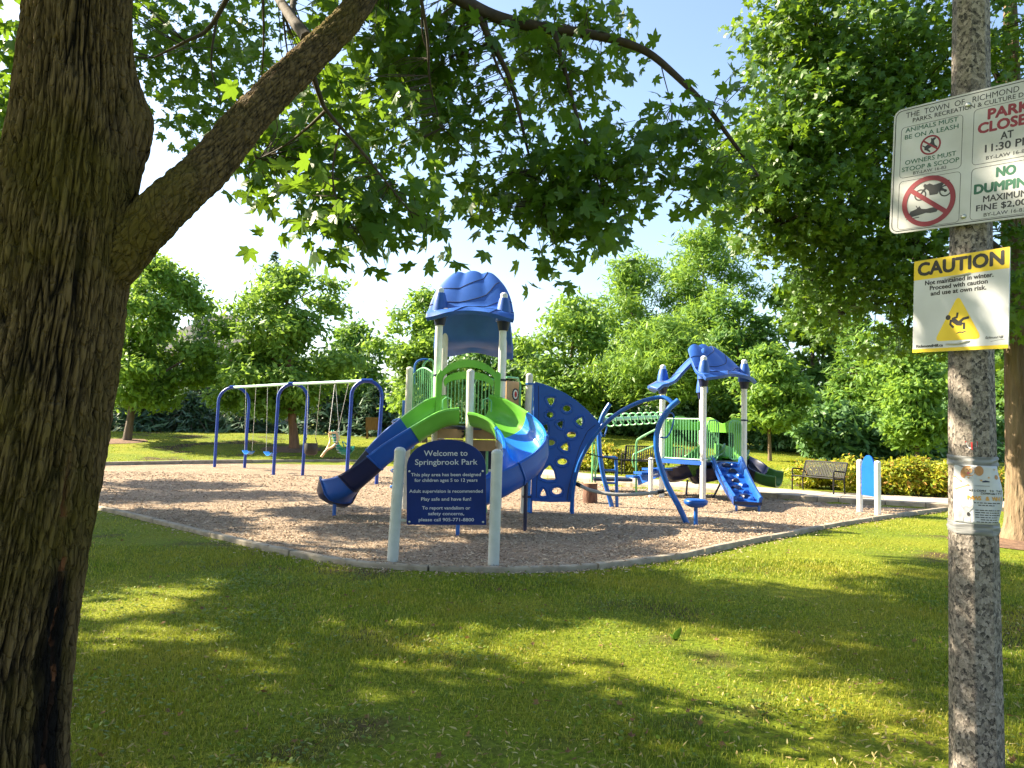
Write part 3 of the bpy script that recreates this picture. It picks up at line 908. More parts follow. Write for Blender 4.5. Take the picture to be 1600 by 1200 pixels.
# ============ bowed pole climber
CL = thing('bowed_pole_climber', 'bright blue bowed pole climber with rope bridge and long arching top pipe', 'climber', (2.4, 14.0, 0))
def trace(pts, ya, yb, n=40):
    k = len(pts) - 1
    return catmull([W(x, y, ya + (yb - ya) * i / k) for i, (x, y) in enumerate(pts)], n)
lp = trace([(957, 795), (950, 770), (943, 745), (938, 715), (936, 685), (937, 665), (943, 647), (953, 631)], 15.2, 15.2)
mb = MB(); mb.tube(lp, .045, 12); mb.build('bowed_pole', M['blue_pipe'], CL)
rp = trace([(1075, 822), (1061, 792), (1042, 756), (1029, 718), (1025.5, 688), (1031, 662), (1044, 640), (1060, 625.5)], 12.9, 12.9)
mb = MB(); mb.tube(rp, .048, 12); mb.build('bowed_pole', M['blue_pipe'], CL)
tp = trace([(893, 800), (896, 762), (904, 727), (917, 700), (937, 671), (965, 646), (1000, 628), (1030, 621), (1044, 624), (1054, 634)], 13.75, 12.95, 60)
mb = MB(); mb.tube(tp, .036, 12); mb.build('top_pipe', M['blue_pipe'], CL)
lad = G(962, 792)
mb = MB(); mb.tube([(lad.x, 15.2, -.05), W(962.5, 714, 15.2)], .034, 10); ladder = mb.build('ladder_pole', M['blue_pipe'], CL)
for y in (714.5, 735, 755):
    mb = MB(); mb.tube([W(940 if y < 740 else 946, y - .5, 15.2), W(962, y, 15.2)], .022, 8); mb.build('rung', M['blue_pipe'], CL)
mb = MB(); mb.tube(trace([(941, 682), (938, 670), (942, 662), (948, 668), (944, 682)], 15.1, 15.1, 20), .014, 7); mb.build('grab_loop', M['blue_pipe'], CL)
mb = MB(); mb.tube(trace([(1031, 683), (1042, 683), (1050, 668), (1053, 650), (1046, 645), (1040, 655)], 12.9, 12.9, 24), .014, 7); mb.build('grab_loop', M['blue_pipe'], CL)
# ring beam
ra = W(944, 655.5, 15.2); rb_ = W(1035, 651, 17.4)
mb = MB(); mb.tube([ra, rb_], .04, 10); beam = mb.build('ring_beam', M['mint_pipe'], CL)
dd = (rb_ - ra).normalized(); _, s_, u_ = basis(dd)
for i in range(8):
    c = ra + (rb_ - ra) * (0.10 + .84 * i / 7) - Vector((0, 0, .02))
    q = [c + (s_ * math.cos(2 * math.pi * k / 20) + u_ * math.sin(2 * math.pi * k / 20)) * .125 for k in range(20)]
    mb = MB(); mb.tube(q, .016, 7, closed=True); mb.build('hand_ring', M['green_pipe'], beam)
# foam sleeved bridge rope and the hand rope
bp_ = trace([(898, 754), (905, 758), (925, 766.5), (960, 772.5), (1000, 772), (1030, 768.5), (1042, 767)], 13.8, 12.95, 40)
mb = MB(); mb.tube(bp_[7:36], .032, 10); sl_ = mb.build('rope_sleeve', M['rope'], CL)
mb = MB(); mb.tube(bp_, .014, 8); mb.build('bridge_rope', M['black'], CL)
mb = MB(); mb.tube(bp_[4:9], .036, 10); mb.build('sleeve_end', M['black'], CL)
mb = MB(); mb.tube(bp_[33:37], .036, 10); mb.build('sleeve_end', M['black'], CL)
mb = MB(); mb.tube(trace([(913, 707), (935, 713), (965, 718), (1000, 719), (1028, 716)], 13.75, 12.95, 20), .011, 6); mb.build('hand_rope', M['black'], CL)

# ============ stepping pod, log
pb_ = G(1087, 822)
SP = thing('stepping_pod', 'round blue stepping pod on a single post', 'stepping pod', (pb_.x, pb_.y, 0))
mb = MB(); mb.lathe([(.05, .30), (.12, .315), (.185, .36), (.195, .40), (.185, .425), (.14, .44), (.05, .445)], (pb_.x, pb_.y, 0), (0, 0, 1), 24); mb.build('pod_top', M['blue'], SP, smooth=50)
mb = MB(); mb.tube([(pb_.x, pb_.y, -.05), (pb_.x, pb_.y, .34)], .032, 10); mb.build('pod_post', M['blue_pipe'], SP)
lg = G(922, 787)
LG = thing('log_stump', 'short brown log stump standing on the wood chips', 'log', (lg.x, lg.y, 0))
rows = []
for i in range(9):
    z = -.03 + .45 * i / 8
    rows.append([(lg.x + (.145 + .012 * noise.noise((math.cos(k / 28 * 6.283) * 3, math.sin(k / 28 * 6.283) * 3, z * 1.2))) * math.cos(k / 28 * 6.283), lg.y + (.145 + .012 * noise.noise((math.cos(k / 28 * 6.283) * 3 + 9, math.sin(k / 28 * 6.283) * 3, z))) * math.sin(k / 28 * 6.283), z) for k in range(28)])
mb = MB(); mb.grid(rows, closed_u=True); mb.build('log_bark', M['log_bark'], LG)
mb = MB(); mb.lathe([(.138, .405), (.137, .424), (.05, .43)], (lg.x, lg.y, 0), (0, 0, 1), 24); mb.build('cut_end', M['log_end'], LG)

# ============ small tower
MF = Vector((4.15, 16.6, 0)); LF = Vector((3.44, 17.5, 0)); RF = Vector((5.27, 17.4, 0)); BF = Vector((4.55, 18.35, 0))
ST = thing('small_play_tower', 'low play tower with blue turtle shell roof and green bar rails', 'play structure', (4.35, 17.5, 0))
DS = 0.87
for p, zt, mt in ((MF, 3.16, M['white_post']), (RF, 3.17, M['white_post']), (LF, 3.02, M['white_post']), (BF, 2.95, M['post'])):
    post(ST, (p.x, p.y, 0), (p.x, p.y, zt), .0635, mt)
ctr = (MF + RF + LF + BF) / 4
eax = (RF - MF).normalized(); dn = (MF + RF) / 2 - ctr; dn.z = 0
roof2 = bpy.data.objects.new('roof', None); COL.objects.link(roof2); roof2.parent = ST
hd = dn.length
roof_half(roof2, (ctr.x, ctr.y), eax, dn, 3.50, 2.78, hd + .26, .52, .86)
roof_half(roof2, (ctr.x - .02, ctr.y + .02), (-.10, -1, 0), (-1, .08, 0), 3.42, 2.56, 1.12, .42, .60)
for p, zt in ((MF, 3.16), (RF, 3.17), (LF, 3.02), (BF, 2.95)):
    sleeve(roof2, (p.x, p.y, zt))
collar(ST, (RF.x, RF.y, 1.80), .0635); collar(ST, (MF.x, MF.y, .93), .0635, M['steel'])
mb = MB(); mb.prism([(p.x, p.y) for p in (MF, RF, BF, LF)], DS - .07, DS); mb.build('deck', M['navy'], ST)
mb = MB(); mb.bar(MF + Vector((-.03, -.03, DS - .02)), LF + Vector((-.03, -.03, DS - .02)), .05, .09); mb.build('deck_edge', M['blue'], ST)
barrier(ST, MF.lerp(LF, .06), MF.lerp(LF, .96), DS + .05, 1.80, 12, .011, M['green_pipe'])
barrier(ST, MF.lerp(RF, .10), MF.lerp(RF, .36), DS + .05, 1.78, 4, .011, M['green_pipe'], round_top=True)
barrier(ST, MF.lerp(RF, .63), MF.lerp(RF, .92), DS + .05, 1.78, 4, .011, M['green_pipe'], round_top=True)
def wavy(a, b, z0, z1, amp, th=.05, n=24, cyc=2):
    mb = MB(); rows = []
    t = (b - a).normalized(); nn = Vector((-t.y, t.x, 0))
    for s_ in (-1, 1):
        rows.append([a.lerp(b, i / n) + nn * s_ * th / 2 + Vector((0, 0, z1 + amp * math.sin(i / n * cyc * 2 * math.pi))) for i in range(n + 1)] + [a.lerp(b, 1 - i / n) + nn * s_ * th / 2 + Vector((0, 0, z0)) for i in range(n + 1)])
    m_ = len(rows[0]); mb.grid(rows, closed_u=True); mb.f.append(tuple(range(m_))); mb.f.append(tuple(m_ + k for k in range(m_))[::-1])
    return mb
wavy(LF.lerp(BF, .04), LF.lerp(BF, .24), DS, 1.76, .03).build('side_panel', M['green'], ST, bevel=.008)
wavy(LF.lerp(BF, .24), BF, 1.56, 1.80, .07, cyc=1).build('slide_hood', M['green'], ST, bevel=.008)
wavy(BF, RF, 1.52, 1.78, .07, cyc=1.5).build('slide_hood', M['green'], ST, bevel=.008)
wavy(RF.lerp(BF, .03), RF.lerp(BF, .22), DS, 1.72, .02).build('side_panel', M['green'], ST, bevel=.008)
DG = M['dark_green']
s1, _ = slide_sweep(ST, [(4.95, 17.95, .96), (5.25, 18.2, .88), (5.55, 18.2, .66), (5.75, 18.0, .46), (5.95, 17.8, .36), (6.15, 17.65, .33)], [(.3, M['green']), (.65, NV), (1, DG)], wid=.25, dep=.24, up_bank=lambda t: .15)
s2, _ = slide_sweep(ST, [(4.78, 18.4, .88), (4.55, 18.05, .74), (4.28, 17.9, .58), (4.05, 18.0, .45), (3.98, 18.25, .38), (4.05, 18.55, .35)], [(.45, DG), (.8, NV), (1, DG)], wid=.25, dep=.30, up_bank=lambda t: -.25)
s3, _ = slide_sweep(ST, [(5.3, 18.3, .88), (5.12, 17.9, .74), (4.86, 17.7, .56), (4.6, 17.75, .43), (4.5, 18.0, .37), (4.52, 18.3, .35)], [(.4, DG), (.8, NV), (1, DG)], wid=.25, dep=.30, up_bank=lambda t: -.25)
for q, s_ in ((G(1074, 778), s2), (G(1127, 785), s3)):
    mb = MB(); mb.tube([(q.x, 17.85 if s_ is s2 else 17.6, -.05), (q.x * (17.85 if s_ is s2 else 17.6) / q.y, 17.85 if s_ is s2 else 17.6, .40)], .022, 8); mb.build('slide_leg', M['navy'], s_)
# ramp climber with moulded rocks
ct = Vector((4.74, 16.95, .87)); cb = Vector((4.60, 14.95, .17))
RC = bpy.data.objects.new('ramp_climber', None); COL.objects.link(RC); RC.parent = ST
dr = (cb - ct).normalized(); sdv = Vector((1, 0, 0)); sdv = (sdv - dr * sdv.dot(dr)).normalized(); upv = sdv.cross(dr) 
if upv.z < 0: upv = -upv
Lr = (cb - ct).length
rows = []
for i in range(13):
    f = i / 12; w = .29 - .06 * f
    c = ct + dr * Lr * f
    sag = -.05 * math.sin(math.pi * f)
    rows.append([c + upv * sag + sdv * a * w + upv * b for a, b in ((-1.22, .13), (-1.05, .15), (-.93, .12), (-.9, .0), (-.3, .0), (.3, .0), (.9, .0), (.93, .12), (1.05, .15), (1.22, .13), (1.12, -.06), (0, -.08), (-1.12, -.06))])
mb = MB(); mb.grid(rows, closed_u=True); mb.f.append(tuple(range(13))); mb.f.append(tuple(12 * 13 + k for k in range(13))[::-1])
mb.build('ramp_shell', M['blue'], RC, smooth=50)
for i, (a, f, sx) in enumerate([(-.15, .1, .075), (.45, .08, .07), (-.55, .2, .06), (.2, .22, .08), (.6, .33, .06), (-.35, .36, .08), (.1, .45, .075), (-.6, .5, .055), (.5, .55, .08), (-.15, .62, .08), (.45, .72, .06), (-.5, .72, .07), (.1, .84, .09), (.55, .9, .06), (-.45, .93, .06)]):
    c = ct + dr * Lr * f + sdv * a * .24 + upv * (-.05 * math.sin(math.pi * f))
    mb = MB(); prof = [(sx * 1.25, -.02), (sx * 1.15, .02), (sx * .9, .05), (sx * .5, .066), (.01, .07)]
    rws = []
    for r_, z in prof:
        rws.append([c + upv * z + (sdv * math.cos(k * .628) + dr * math.sin(k * .628) * .75) * r_ * (1 + .22 * math.sin(k * 2.3 + i * 1.7)) for k in range(10)])
    mb.grid(rws, closed_u=True); mb.f.append(tuple(40 + k for k in range(10)))
    mb.build('rock_hold', M['blue'] if i % 3 else M['navy'], RC, smooth=30)
for s_ in (-1, 1):
    p = cb + sdv * s_ * .215
    mb = MB(); mb.tube([(p.x, p.y - .02, -.05), (p.x, p.y - .02, .22)], .025, 8); mb.build('ramp_leg', M['blue_pipe'], RC)
mb = MB(); mb.bar(cb + sdv * -.27 + Vector((0, -.02, .0)), cb + sdv * .27 + Vector((0, -.02, .0)), .06, .06); mb.build('ramp_foot', M['navy'], RC)
# transfer platform, stair and handrails
YT = 18.6
tp0 = W(928, 748, YT); tp1 = W(988, 749, YT)
mb = MB(); mb.box(((tp0.x + tp1.x) / 2, YT + .3, tp0.z - .02), (tp1.x - tp0.x, .7, .06)); mb.build('transfer_deck', M['navy'], ST)
for x_, y_ in ((926, 690), (931, 690)):
    q = W(x_, y_, YT + .1); g_ = W(x_, 760, YT + .1)
    mb = MB(); mb.tube([(q.x, YT + .1, -.05), (q.x, YT + .1, q.z)], .022, 8); mb.build('handrail_post', M['green_pipe'], ST)
mb = MB(); mb.tube(trace([(924, 693), (926, 688), (930, 692), (932, 712), (934, 722), (931, 735), (927, 732), (927, 716), (928, 710)], YT + .05, YT + .05, 30), .013, 7); mb.build('grab_loop', M['green_pipe'], ST)
q = W(994, 690, YT - .1)
hr = trace([(994, 772), (994, 730), (994, 700), (995, 690), (999, 685), (1015, 676), (1033, 667)], YT - .1, 17.55, 40)
mb = MB(); mb.tube(hr, .024, 8); mb.build('handrail', M['green_pipe'], ST)
mb = MB(); mb.tube(trace([(994, 708), (1010, 701), (1033, 692)], YT - .1, 17.55, 10), .017, 7); mb.build('handrail', M['green_pipe'], ST)
mb = MB(); mb.tube(trace([(990, 730), (988, 720), (990, 710), (995, 707)], YT - .1, YT - .1, 16), .015, 7); mb.build('grab_loop', M['green_pipe'], ST)
a = W(994, 744, YT); b2 = W(1034, 727, 17.6)
for k in range(3):
    f0 = k / 3; p0 = a.lerp(b2, f0); p1 = a.lerp(b2, f0 + .33)
    mb = MB(); mb.bar(Vector((p0.x, p0.y, p1.z - .1)), Vector((p1.x, p1.y, p1.z - .1)), .6, .05); mb.build('stair_tread', M['blue'], ST)
mb = MB(); mb.bar(a + Vector((0, -.3, -.08)), b2 + Vector((0, -.3, -.08)), .04, .22); mb.build('stair_side', M['blue'], ST)
post(ST, G(1017, 778) , W(1017, 715, G(1017, 778).y), .05, M['white_post'], name='stair_post')
gq = G(1017, 778).y
mb = MB(); mb.tube(trace([(1020, 742), (1030, 742), (1031, 764), (1021, 764)], gq, gq, 16), .014, 7); mb.build('grab_loop', M['white_post'], ST)

# ============ swings
SW = thing('swing_frame', 'swing frame of three blue arches under a mint green beam', 'swing frame', (-7.0, 22.0, 0))
arches = []
for (l, r_, tl, tm, tr) in (((335, 732), (382, 731), (341, 636), (364.5, 605), (388.5, 640)), ((427, 743.5), (472.5, 743.5), (434, 640), (458, 600), (480, 640)), ((541, 757), (588, 757.5), (548.5, 640), (572.5, 595), (596, 640))):
    gl = G(*l); gr_ = G(*r_)
    yl, yr = (gl.y + gr_.y) / 2, (gl.y + gr_.y) / 2
    hgt = W(tm[0], tm[1], yl).z
    Ll = Vector((W(l[0], l[1], yl).x, yl, 0)); Lr_ = Vector((W(r_[0], r_[1], yl).x, yl, 0))
    tl3 = W(*tl, yl); tr3 = W(*tr, yl)
    cx_ = (tl3 + tr3) / 2; rad = (tr3 - tl3).length / 2
    zc = hgt - rad
    pts = [Ll + Vector((0, 0, -.06)), Ll.lerp(Vector((cx_.x - rad, yl, zc)), .5), Vector((cx_.x - rad, yl, zc - .15))]
    for k in range(13):
        a_ = math.pi - math.pi * k / 12
        pts.append(Vector((cx_.x + rad * math.cos(a_), yl, zc + rad * math.sin(a_))))
    pts += [Vector((cx_.x + rad, yl, zc - .15)), Lr_.lerp(Vector((cx_.x + rad, yl, zc)), .5), Lr_ + Vector((0, 0, -.06))]
    mb = MB(); mb.tube(pts, .047, 12); ar = mb.build('arch', M['swing_blue'], SW)
    top = Vector((cx_.x, yl, hgt + .0)); arches.append(top)
    mb = MB(); mb.tube([top + Vector((-.14, 0, .0)), top + Vector((.14, 0, .0))], .058, 10); mb.build('beam_clamp', M['swing_blue'], ar)
for a_, b_ in ((arches[0], arches[1]), (arches[1], arches[2])):
    mb = MB(); mb.tube([a_, b_], .042, 12); mb.build('top_beam', M['mint_pipe'], SW)
def beam_at(px):
    for a_, b_ in ((arches[0], arches[1]), (arches[1], arches[2])):
        pa_ = 800 + FPX * a_.x / a_.y; pb2 = 800 + FPX * b_.x / b_.y
        if pa_ - 3 <= px <= pb2 + 3:
            # solve for the point of the beam under this column
            lo, hi = 0.0, 1.0
            for _ in range(40):
                m_ = (lo + hi) / 2; q = a_.lerp(b_, m_)
                if 800 + FPX * q.x / q.y < px: lo = m_
                else: hi = m_
            return a_.lerp(b_, lo)
    return arches[-1]
def chain(parent, a_, b_, r=.009):
    mb = MB(); n_ = 40
    mb.tube([Vector(a_).lerp(Vector(b_), i / n_) for i in range(n_ + 1)], [r * (1.0 if i % 2 else .55) for i in range(n_ + 1)], 5)
    c = mb.build('chain', M['chain'], parent)
    mb = MB(); mb.box(Vector(a_) + Vector((0, 0, .02)), (.05, .05, .08)); mb.build('hanger', M['black'], c)
for (pxa, pxb, sy, mt, lab) in ((384, 400, 704, M['sky_blue'], 'light blue belt swing hanging nearest the far left arch'), (418, 434, 706, M['sky_blue'], 'light blue belt swing hanging just left of the middle arch')):
    a_ = beam_at(pxa); b_ = beam_at(pxb)
    zs = W((pxa + pxb) / 2, sy, (a_.y + b_.y) / 2).z
    s_ = thing('belt_swing', lab, 'swing', (a_.x, a_.y, zs), 'belt swings')
    dv = (b_ - a_); dv.z = 0; L2 = dv.length; dv.normalize(); pn = Vector((-dv.y, dv.x, 0))
    m_ = (a_ + b_) / 2
    ea = Vector((m_.x, m_.y, zs)) - dv * .26; eb = Vector((m_.x, m_.y, zs)) + dv * .26
    rows = []
    for i in range(13):
        f = i / 12; c = ea.lerp(eb, f) - Vector((0, 0, .10 * math.sin(math.pi * f)))
        rows.append([c - pn * .09, c - pn * .09 + Vector((0, 0, -.02)), c + pn * .09 + Vector((0, 0, -.02)), c + pn * .09])
    mb = MB(); mb.grid(rows, closed_u=True); mb.build('belt_seat', mt, s_, smooth=50)
    chain(s_, a_, ea); chain(s_, b_, eb)
a_ = beam_at(481); b_ = beam_at(501)
ys_ = (a_.y + b_.y) / 2; c = W(486, 700, ys_)
BS = thing('bucket_swing', 'dark full bucket toddler swing between the middle and right arches', 'swing', c)
mb = MB()
mb.lathe([(.10, -.20), (.17, -.15), (.185, 0), (.175, .13), (.16, .13), (.168, 0), (.15, -.13)], c, (0, 0, 1), 18)
mb.build('bucket_seat', M['black'], BS, smooth=50)
for s_ in (-1, 1):
    mb = MB(); mb.tube([c + Vector((s_ * .17, 0, .11)), c + Vector((s_ * .12, -.02, .28))], .012, 6); mb.build('strap', M['black'], BS)
chain(BS, a_, c + Vector((-.12, -.02, .28))); chain(BS, b_, c + Vector((.12, -.02, .28)))
a_ = beam_at(523); b_ = beam_at(545); ys_ = (a_.y + b_.y) / 2 - .1
AS = thing('harness_swing', 'green moulded accessible swing seat with tan safety bar', 'swing', W(528, 700, ys_))
def T(pts, r, mt, nm, n=24, seg=9): 
    mb = MB(); mb.tube(catmull([W(x, y, ys_ + dy) for x, y, dy in pts], n), r, seg); return mb.build(nm, mt, AS)
# seat shell: leaning back, curved
rows = []
for i, (x, y, w) in enumerate(((519, 678, .12), (523, 690, .14), (527, 701, .17), (534, 709, .2), (543, 710, .2), (552, 703, .17))):
    c = W(x, y, ys_)
    rows.append([c + Vector((0, -w, .10)), c + Vector((0, -w * .8, 0)), c + Vector((0, 0, -.03)), c + Vector((0, w * .8, 0)), c + Vector((0, w, .10))])
mb = MB(); mb.grid(rows); sh = mb.build('seat_shell', M['teal'], AS, smooth=60); sd_ = sh.modifiers.new('thick', 'SOLIDIFY'); sd_.thickness = .035
mb = MB(); mb.grid([[W(x, y, ys_ - .2 + dy) for dy in (0, .4)] for x, y in ((534, 690), (537, 700), (545, 712), (552, 704), (546, 696), (536, 689))]); bk = mb.build('seat_wing', M['teal'], AS, smooth=60); sd_ = bk.modifiers.new('thick', 'SOLIDIFY'); sd_.thickness = .03
T([(514, 677, -.1), (524, 676, -.1), (527, 680, -.1), (527, 690, -.12), (520, 698, -.14), (512, 702, -.16), (508, 706, -.2), (505, 710, -.2), (502, 714, -.2)], .033, M['tan_pale'], 'safety_bar')
T([(514, 677, .1), (516, 688, .05), (513, 697, -.06), (508, 706, -.18)], .028, M['tan_pale'], 'safety_bar')
for k in range(7):
    x = 520 + k * 1.9; y = 681 + k * 4.3
    T([(x - 4, y, -.16), (x, y + .8, -.17), (x + 4, y, -.16)], .008, M['letter_grey'], 'grip_rib', 4, 5)
chain(AS, beam_at(523), W(514, 676, ys_ - .1)); chain(AS, beam_at(524), W(531, 690, ys_ + .1)); chain(AS, b_, W(527, 677, ys_ - .1)); 

# ============ welcome sign
def text_block(parent, rows, mt):
    for s_, x, y, h, w, bd in rows:
        text(parent, s_, x, y, h, mt, w, bd)
gl = G(613, 880); gr_ = G(771, 886)
tl = W(625.5, 700, gl.y); tr_ = W(777, 703.5, gr_.y)
WS = thing('welcome_sign', 'navy arched welcome sign with pale lettering between two grey posts', 'sign', ((gl.x + gr_.x) / 2, (gl.y + gr_.y) / 2, 0))
post(WS, gl, tl, .064, M['grey_post']); post(WS, gr_, tr_, .064, M['grey_post'])
pc = W(697.5, 819.5, (gl.y + gr_.y) / 2)            # bottom middle of the panel
PWd, PH, PR = .90, .63, .325
arcp = [(PWd / 2, 0), (PWd / 2, PH)] + [(PWd / 2 * math.cos(R(a_)), PH + PR * math.sin(R(a_)) ** .9) for a_ in range(6, 175, 6)] + [(-PWd / 2, PH), (-PWd / 2, 0)]
me = curve_mesh('sign_panel', [arcp], .012, .003, 1)
me.shade_smooth(); me.set_sharp_from_angle(angle=R(30))
pnl = link('sign_panel', me, WS, M['navy_panel'], pc - worg(WS))
xd = (gr_ - gl); yaw = math.atan2(xd.y, xd.x)
pnl.rotation_euler = (R(90), R(-1.7), yaw)
for s_, y, h, w, bd in (('Welcome to', .80, .062, .50, .0), ('Springbrook Park', .70, .062, .715, .0), ('This play area has been designed', .56, .036, .80, .0), ('for children ages 5 to 12 years', .497, .036, .72, .0),
                        ('Adult supervision is recommended', .374, .036, .84, .0), ('Play safe and have fun!', .285, .036, .57, .0), ('To report vandalism or', .186, .036, .55, .0), ('safety concerns,', .122, .036, .41, .0), ('please call 905-771-8800', .054, .036, .63, .0)):
    text(pnl, s_, 0, y, h, M['letter_grey'], w, bd + .0008, z=.0165)
for x, y in ((-.42, .03), (.42, .03), (-.42, .60), (.42, .60)):
    mb = MB(); mb.lathe([(.012, .014), (.012, .020), (.004, .022)], (x, y, 0), (0, 0, 1), 10); mb.build('screw', M['steel'], pnl, local=True)
for (px, py, s_) in ((632, 733.5, 0), (632, 813, 0), (766, 735, 1), (766, 815, 1)):
    q = W(px, py, gl.y)
    mb = MB(); mb.box(q + Vector(((-.03 if s_ == 0 else .03), .0, 0)), (.10, .03, .025)); mb.build('bracket', M['steel'], WS)

# ============ small sign seen from behind
bl = G(1343.5, 801); br = G(1371.5, 806.5)
BSn = thing('back_of_sign', 'bright blue arched sign seen from behind between two white posts', 'sign', ((bl.x + br.x) / 2, (bl.y + br.y) / 2, 0))
bl3 = Vector((bl.x, bl.y, 0)); br3 = Vector((br.x, br.y, 0))
post(BSn, bl3, bl3 + Vector((0, 0, 1.04)), .055, M['white_post']); post(BSn, br3, br3 + Vector((0, 0, 1.04)), .058, M['white_post'])
dv = (br3 - bl3); Ls = dv.length; ang = math.atan2(dv.y, dv.x)
w_ = Ls - .17
arcp = [(w_ / 2, 0), (w_ / 2, .48)] + [(w_ / 2 * math.cos(R(a_)), .48 + .30 * math.sin(R(a_)) ** .9) for a_ in range(8, 173, 8)] + [(-w_ / 2, .48), (-w_ / 2, 0)]
me = curve_mesh('sign_panel', [arcp], .012, .003, 1)
o = link('sign_panel', me, BSn, M['azure'], Vector((0, 0, .36)))
o.rotation_euler = (R(90), 0, ang)
for t, z in ((.08, .55), (.08, .95), (.92, .55), (.92, .95)):
    q = bl3.lerp(br3, t); mb = MB(); mb.box(q + Vector((0, 0, z)), (.03, .09, .025)); mb.build('bracket', M['steel'], BSn)

# ============ benches
def bench(label, loc, rz, L_=1.75):
    t = thing('park_bench', label, 'bench', loc, 'black slatted park benches', (0, 0, rz))
    hw = L_ / 2
    for s_ in (-1, 1):
        mb = MB(); mb.tube([(s_ * hw, -.26, 0), (s_ * hw, -.26, .62), (s_ * hw, -.22, .655), (s_ * hw, .18, .62)], .022, 8); mb.tube([(s_ * hw, .20, 0), (s_ * hw, .17, .42), (s_ * hw, .32, .88)], .022, 8)
        mb.tube([(s_ * hw, -.26, .42), (s_ * hw, .18, .40)], .018, 8); mb.build('bench_leg', M['black_metal'], t, local=True)
    mb = MB(); mb.tube([(-hw, .32, .88), (hw, .32, .88)], .02, 8); mb.tube([(-hw, .18, .46), (hw, .18, .46)], .016, 8); mb.tube([(-hw, -.26, .44), (hw, -.26, .44)], .018, 8); mb.tube([(-hw, .16, .42), (hw, .16, .42)], .014, 8)
    mb.build('bench_rail', M['black_metal'], t, local=True)
    mb = MB(); mb.bar((0, .185, .47), (0, .315, .87), .035, .008, up=(0, -1, 0)); bk = mb.mesh('back_slat', smooth=0); bk.materials.append(M['black_metal'])
    mb = MB(); mb.bar((0, -.25, .445), (0, .16, .425), .035, .008); st = mb.mesh('seat_slat', smooth=0); st.materials.append(M['black_metal'])
    n_ = 26
    for i in range(n_):
        x = -hw + L_ * (i + .5) / n_
        link('back_slat', bk, t, None, (x, 0, 0)); link('seat_slat', st, t, None, (x, 0, 0))
    return t
b1 = G(1232, 765, PATH_Z); b2 = G(1292, 771.5, PATH_Z)
bd_ = (b2 - b1); bd_.z = 0; bd_.normalize()
bn_ = Vector((-bd_.y, bd_.x, 0))
if bn_.y < 0: bn_ = -bn_
bc_ = (b1 + b2) / 2 + bn_ * .28 + bd_ * .1
bench('black slatted bench in front of the yellow shrubs, near the blue sign', (bc_.x, bc_.y, PATH_Z), math.atan2(bd_.y, bd_.x), 1.5).scale = (.82, .84, .82)
bench('black slatted bench behind the low play tower, seen through its rails', (4.35, 23.6, PATH_Z), R(-20), 1.8)
# ------------------------------------------------------------------ concrete light pole with notices
m, nt, N, L, b = nodes_of('exposed_aggregate_concrete')
setin(b, Roughness=0.8, Specular_IOR_Level=0.3)
tc = N.new('ShaderNodeTexCoord')
def vor(scale, off):
    mp = N.new('ShaderNodeMapping'); mp.inputs['Location'].default_value = (off, off * 2, off * .5); mp.inputs['Scale'].default_value = (1, 1, .8)
    L.new(tc.outputs['Object'], mp.inputs[0])
    nz = N.new('ShaderNodeTexNoise'); nz.inputs['Scale'].default_value = scale * .8; nz.inputs['Detail'].default_value = 2
    L.new(mp.outputs[0], nz.inputs['Vector'])
    ad = N.new('ShaderNodeMixRGB'); ad.blend_type = 'ADD'; ad.inputs[0].default_value = .022
    L.new(mp.outputs[0], ad.inputs[1]); L.new(nz.outputs['Color'], ad.inputs[2])
    v = N.new('ShaderNodeTexVoronoi'); v.inputs['Scale'].default_value = scale
    L.new(ad.outputs[0], v.inputs['Vector'])
    s = N.new('ShaderNodeSeparateColor'); L.new(v.outputs['Color'], s.inputs[0])
    return v, s
v1, s1_ = vor(76, 0); v2, s2_ = vor(150, 3)
r1 = N.new('ShaderNodeValToRGB'); els = r1.color_ramp.elements; els.new(.5); els.new(.7); r1.color_ramp.interpolation = 'CONSTANT'
for e, (p, c) in zip(els, ((0, (.022, .02, .02)), (.22, (.125, .105, .09)), (.5, (.225, .195, .165)), (.78, (.32, .275, .24)))): e.position = p; e.color = rgba(c)
r2 = N.new('ShaderNodeValToRGB'); els = r2.color_ramp.elements; els.new(.6); r2.color_ramp.interpolation = 'CONSTANT'
for e, (p, c) in zip(els, ((0, (.03, .027, .026)), (.25, (.165, .14, .12)), (.65, (.30, .25, .22)))): e.position = p; e.color = rgba(c)
L.new(s1_.outputs[0], r1.inputs[0]); L.new(s2_.outputs[1], r2.inputs[0])
mx = N.new('ShaderNodeMixRGB'); mx.inputs[0].default_value = .35
L.new(r1.outputs[0], mx.inputs[1]); L.new(r2.outputs[0], mx.inputs[2]); L.new(mx.outputs[0], b.inputs['Base Color'])
bp = N.new('ShaderNodeBump'); bp.inputs['Strength'].default_value = .7; bp.inputs['Distance'].default_value = .004
L.new(v1.outputs['Distance'], bp.inputs['Height']); L.new(bp.outputs[0], b.inputs['Normal'])
M['aggregate'] = m

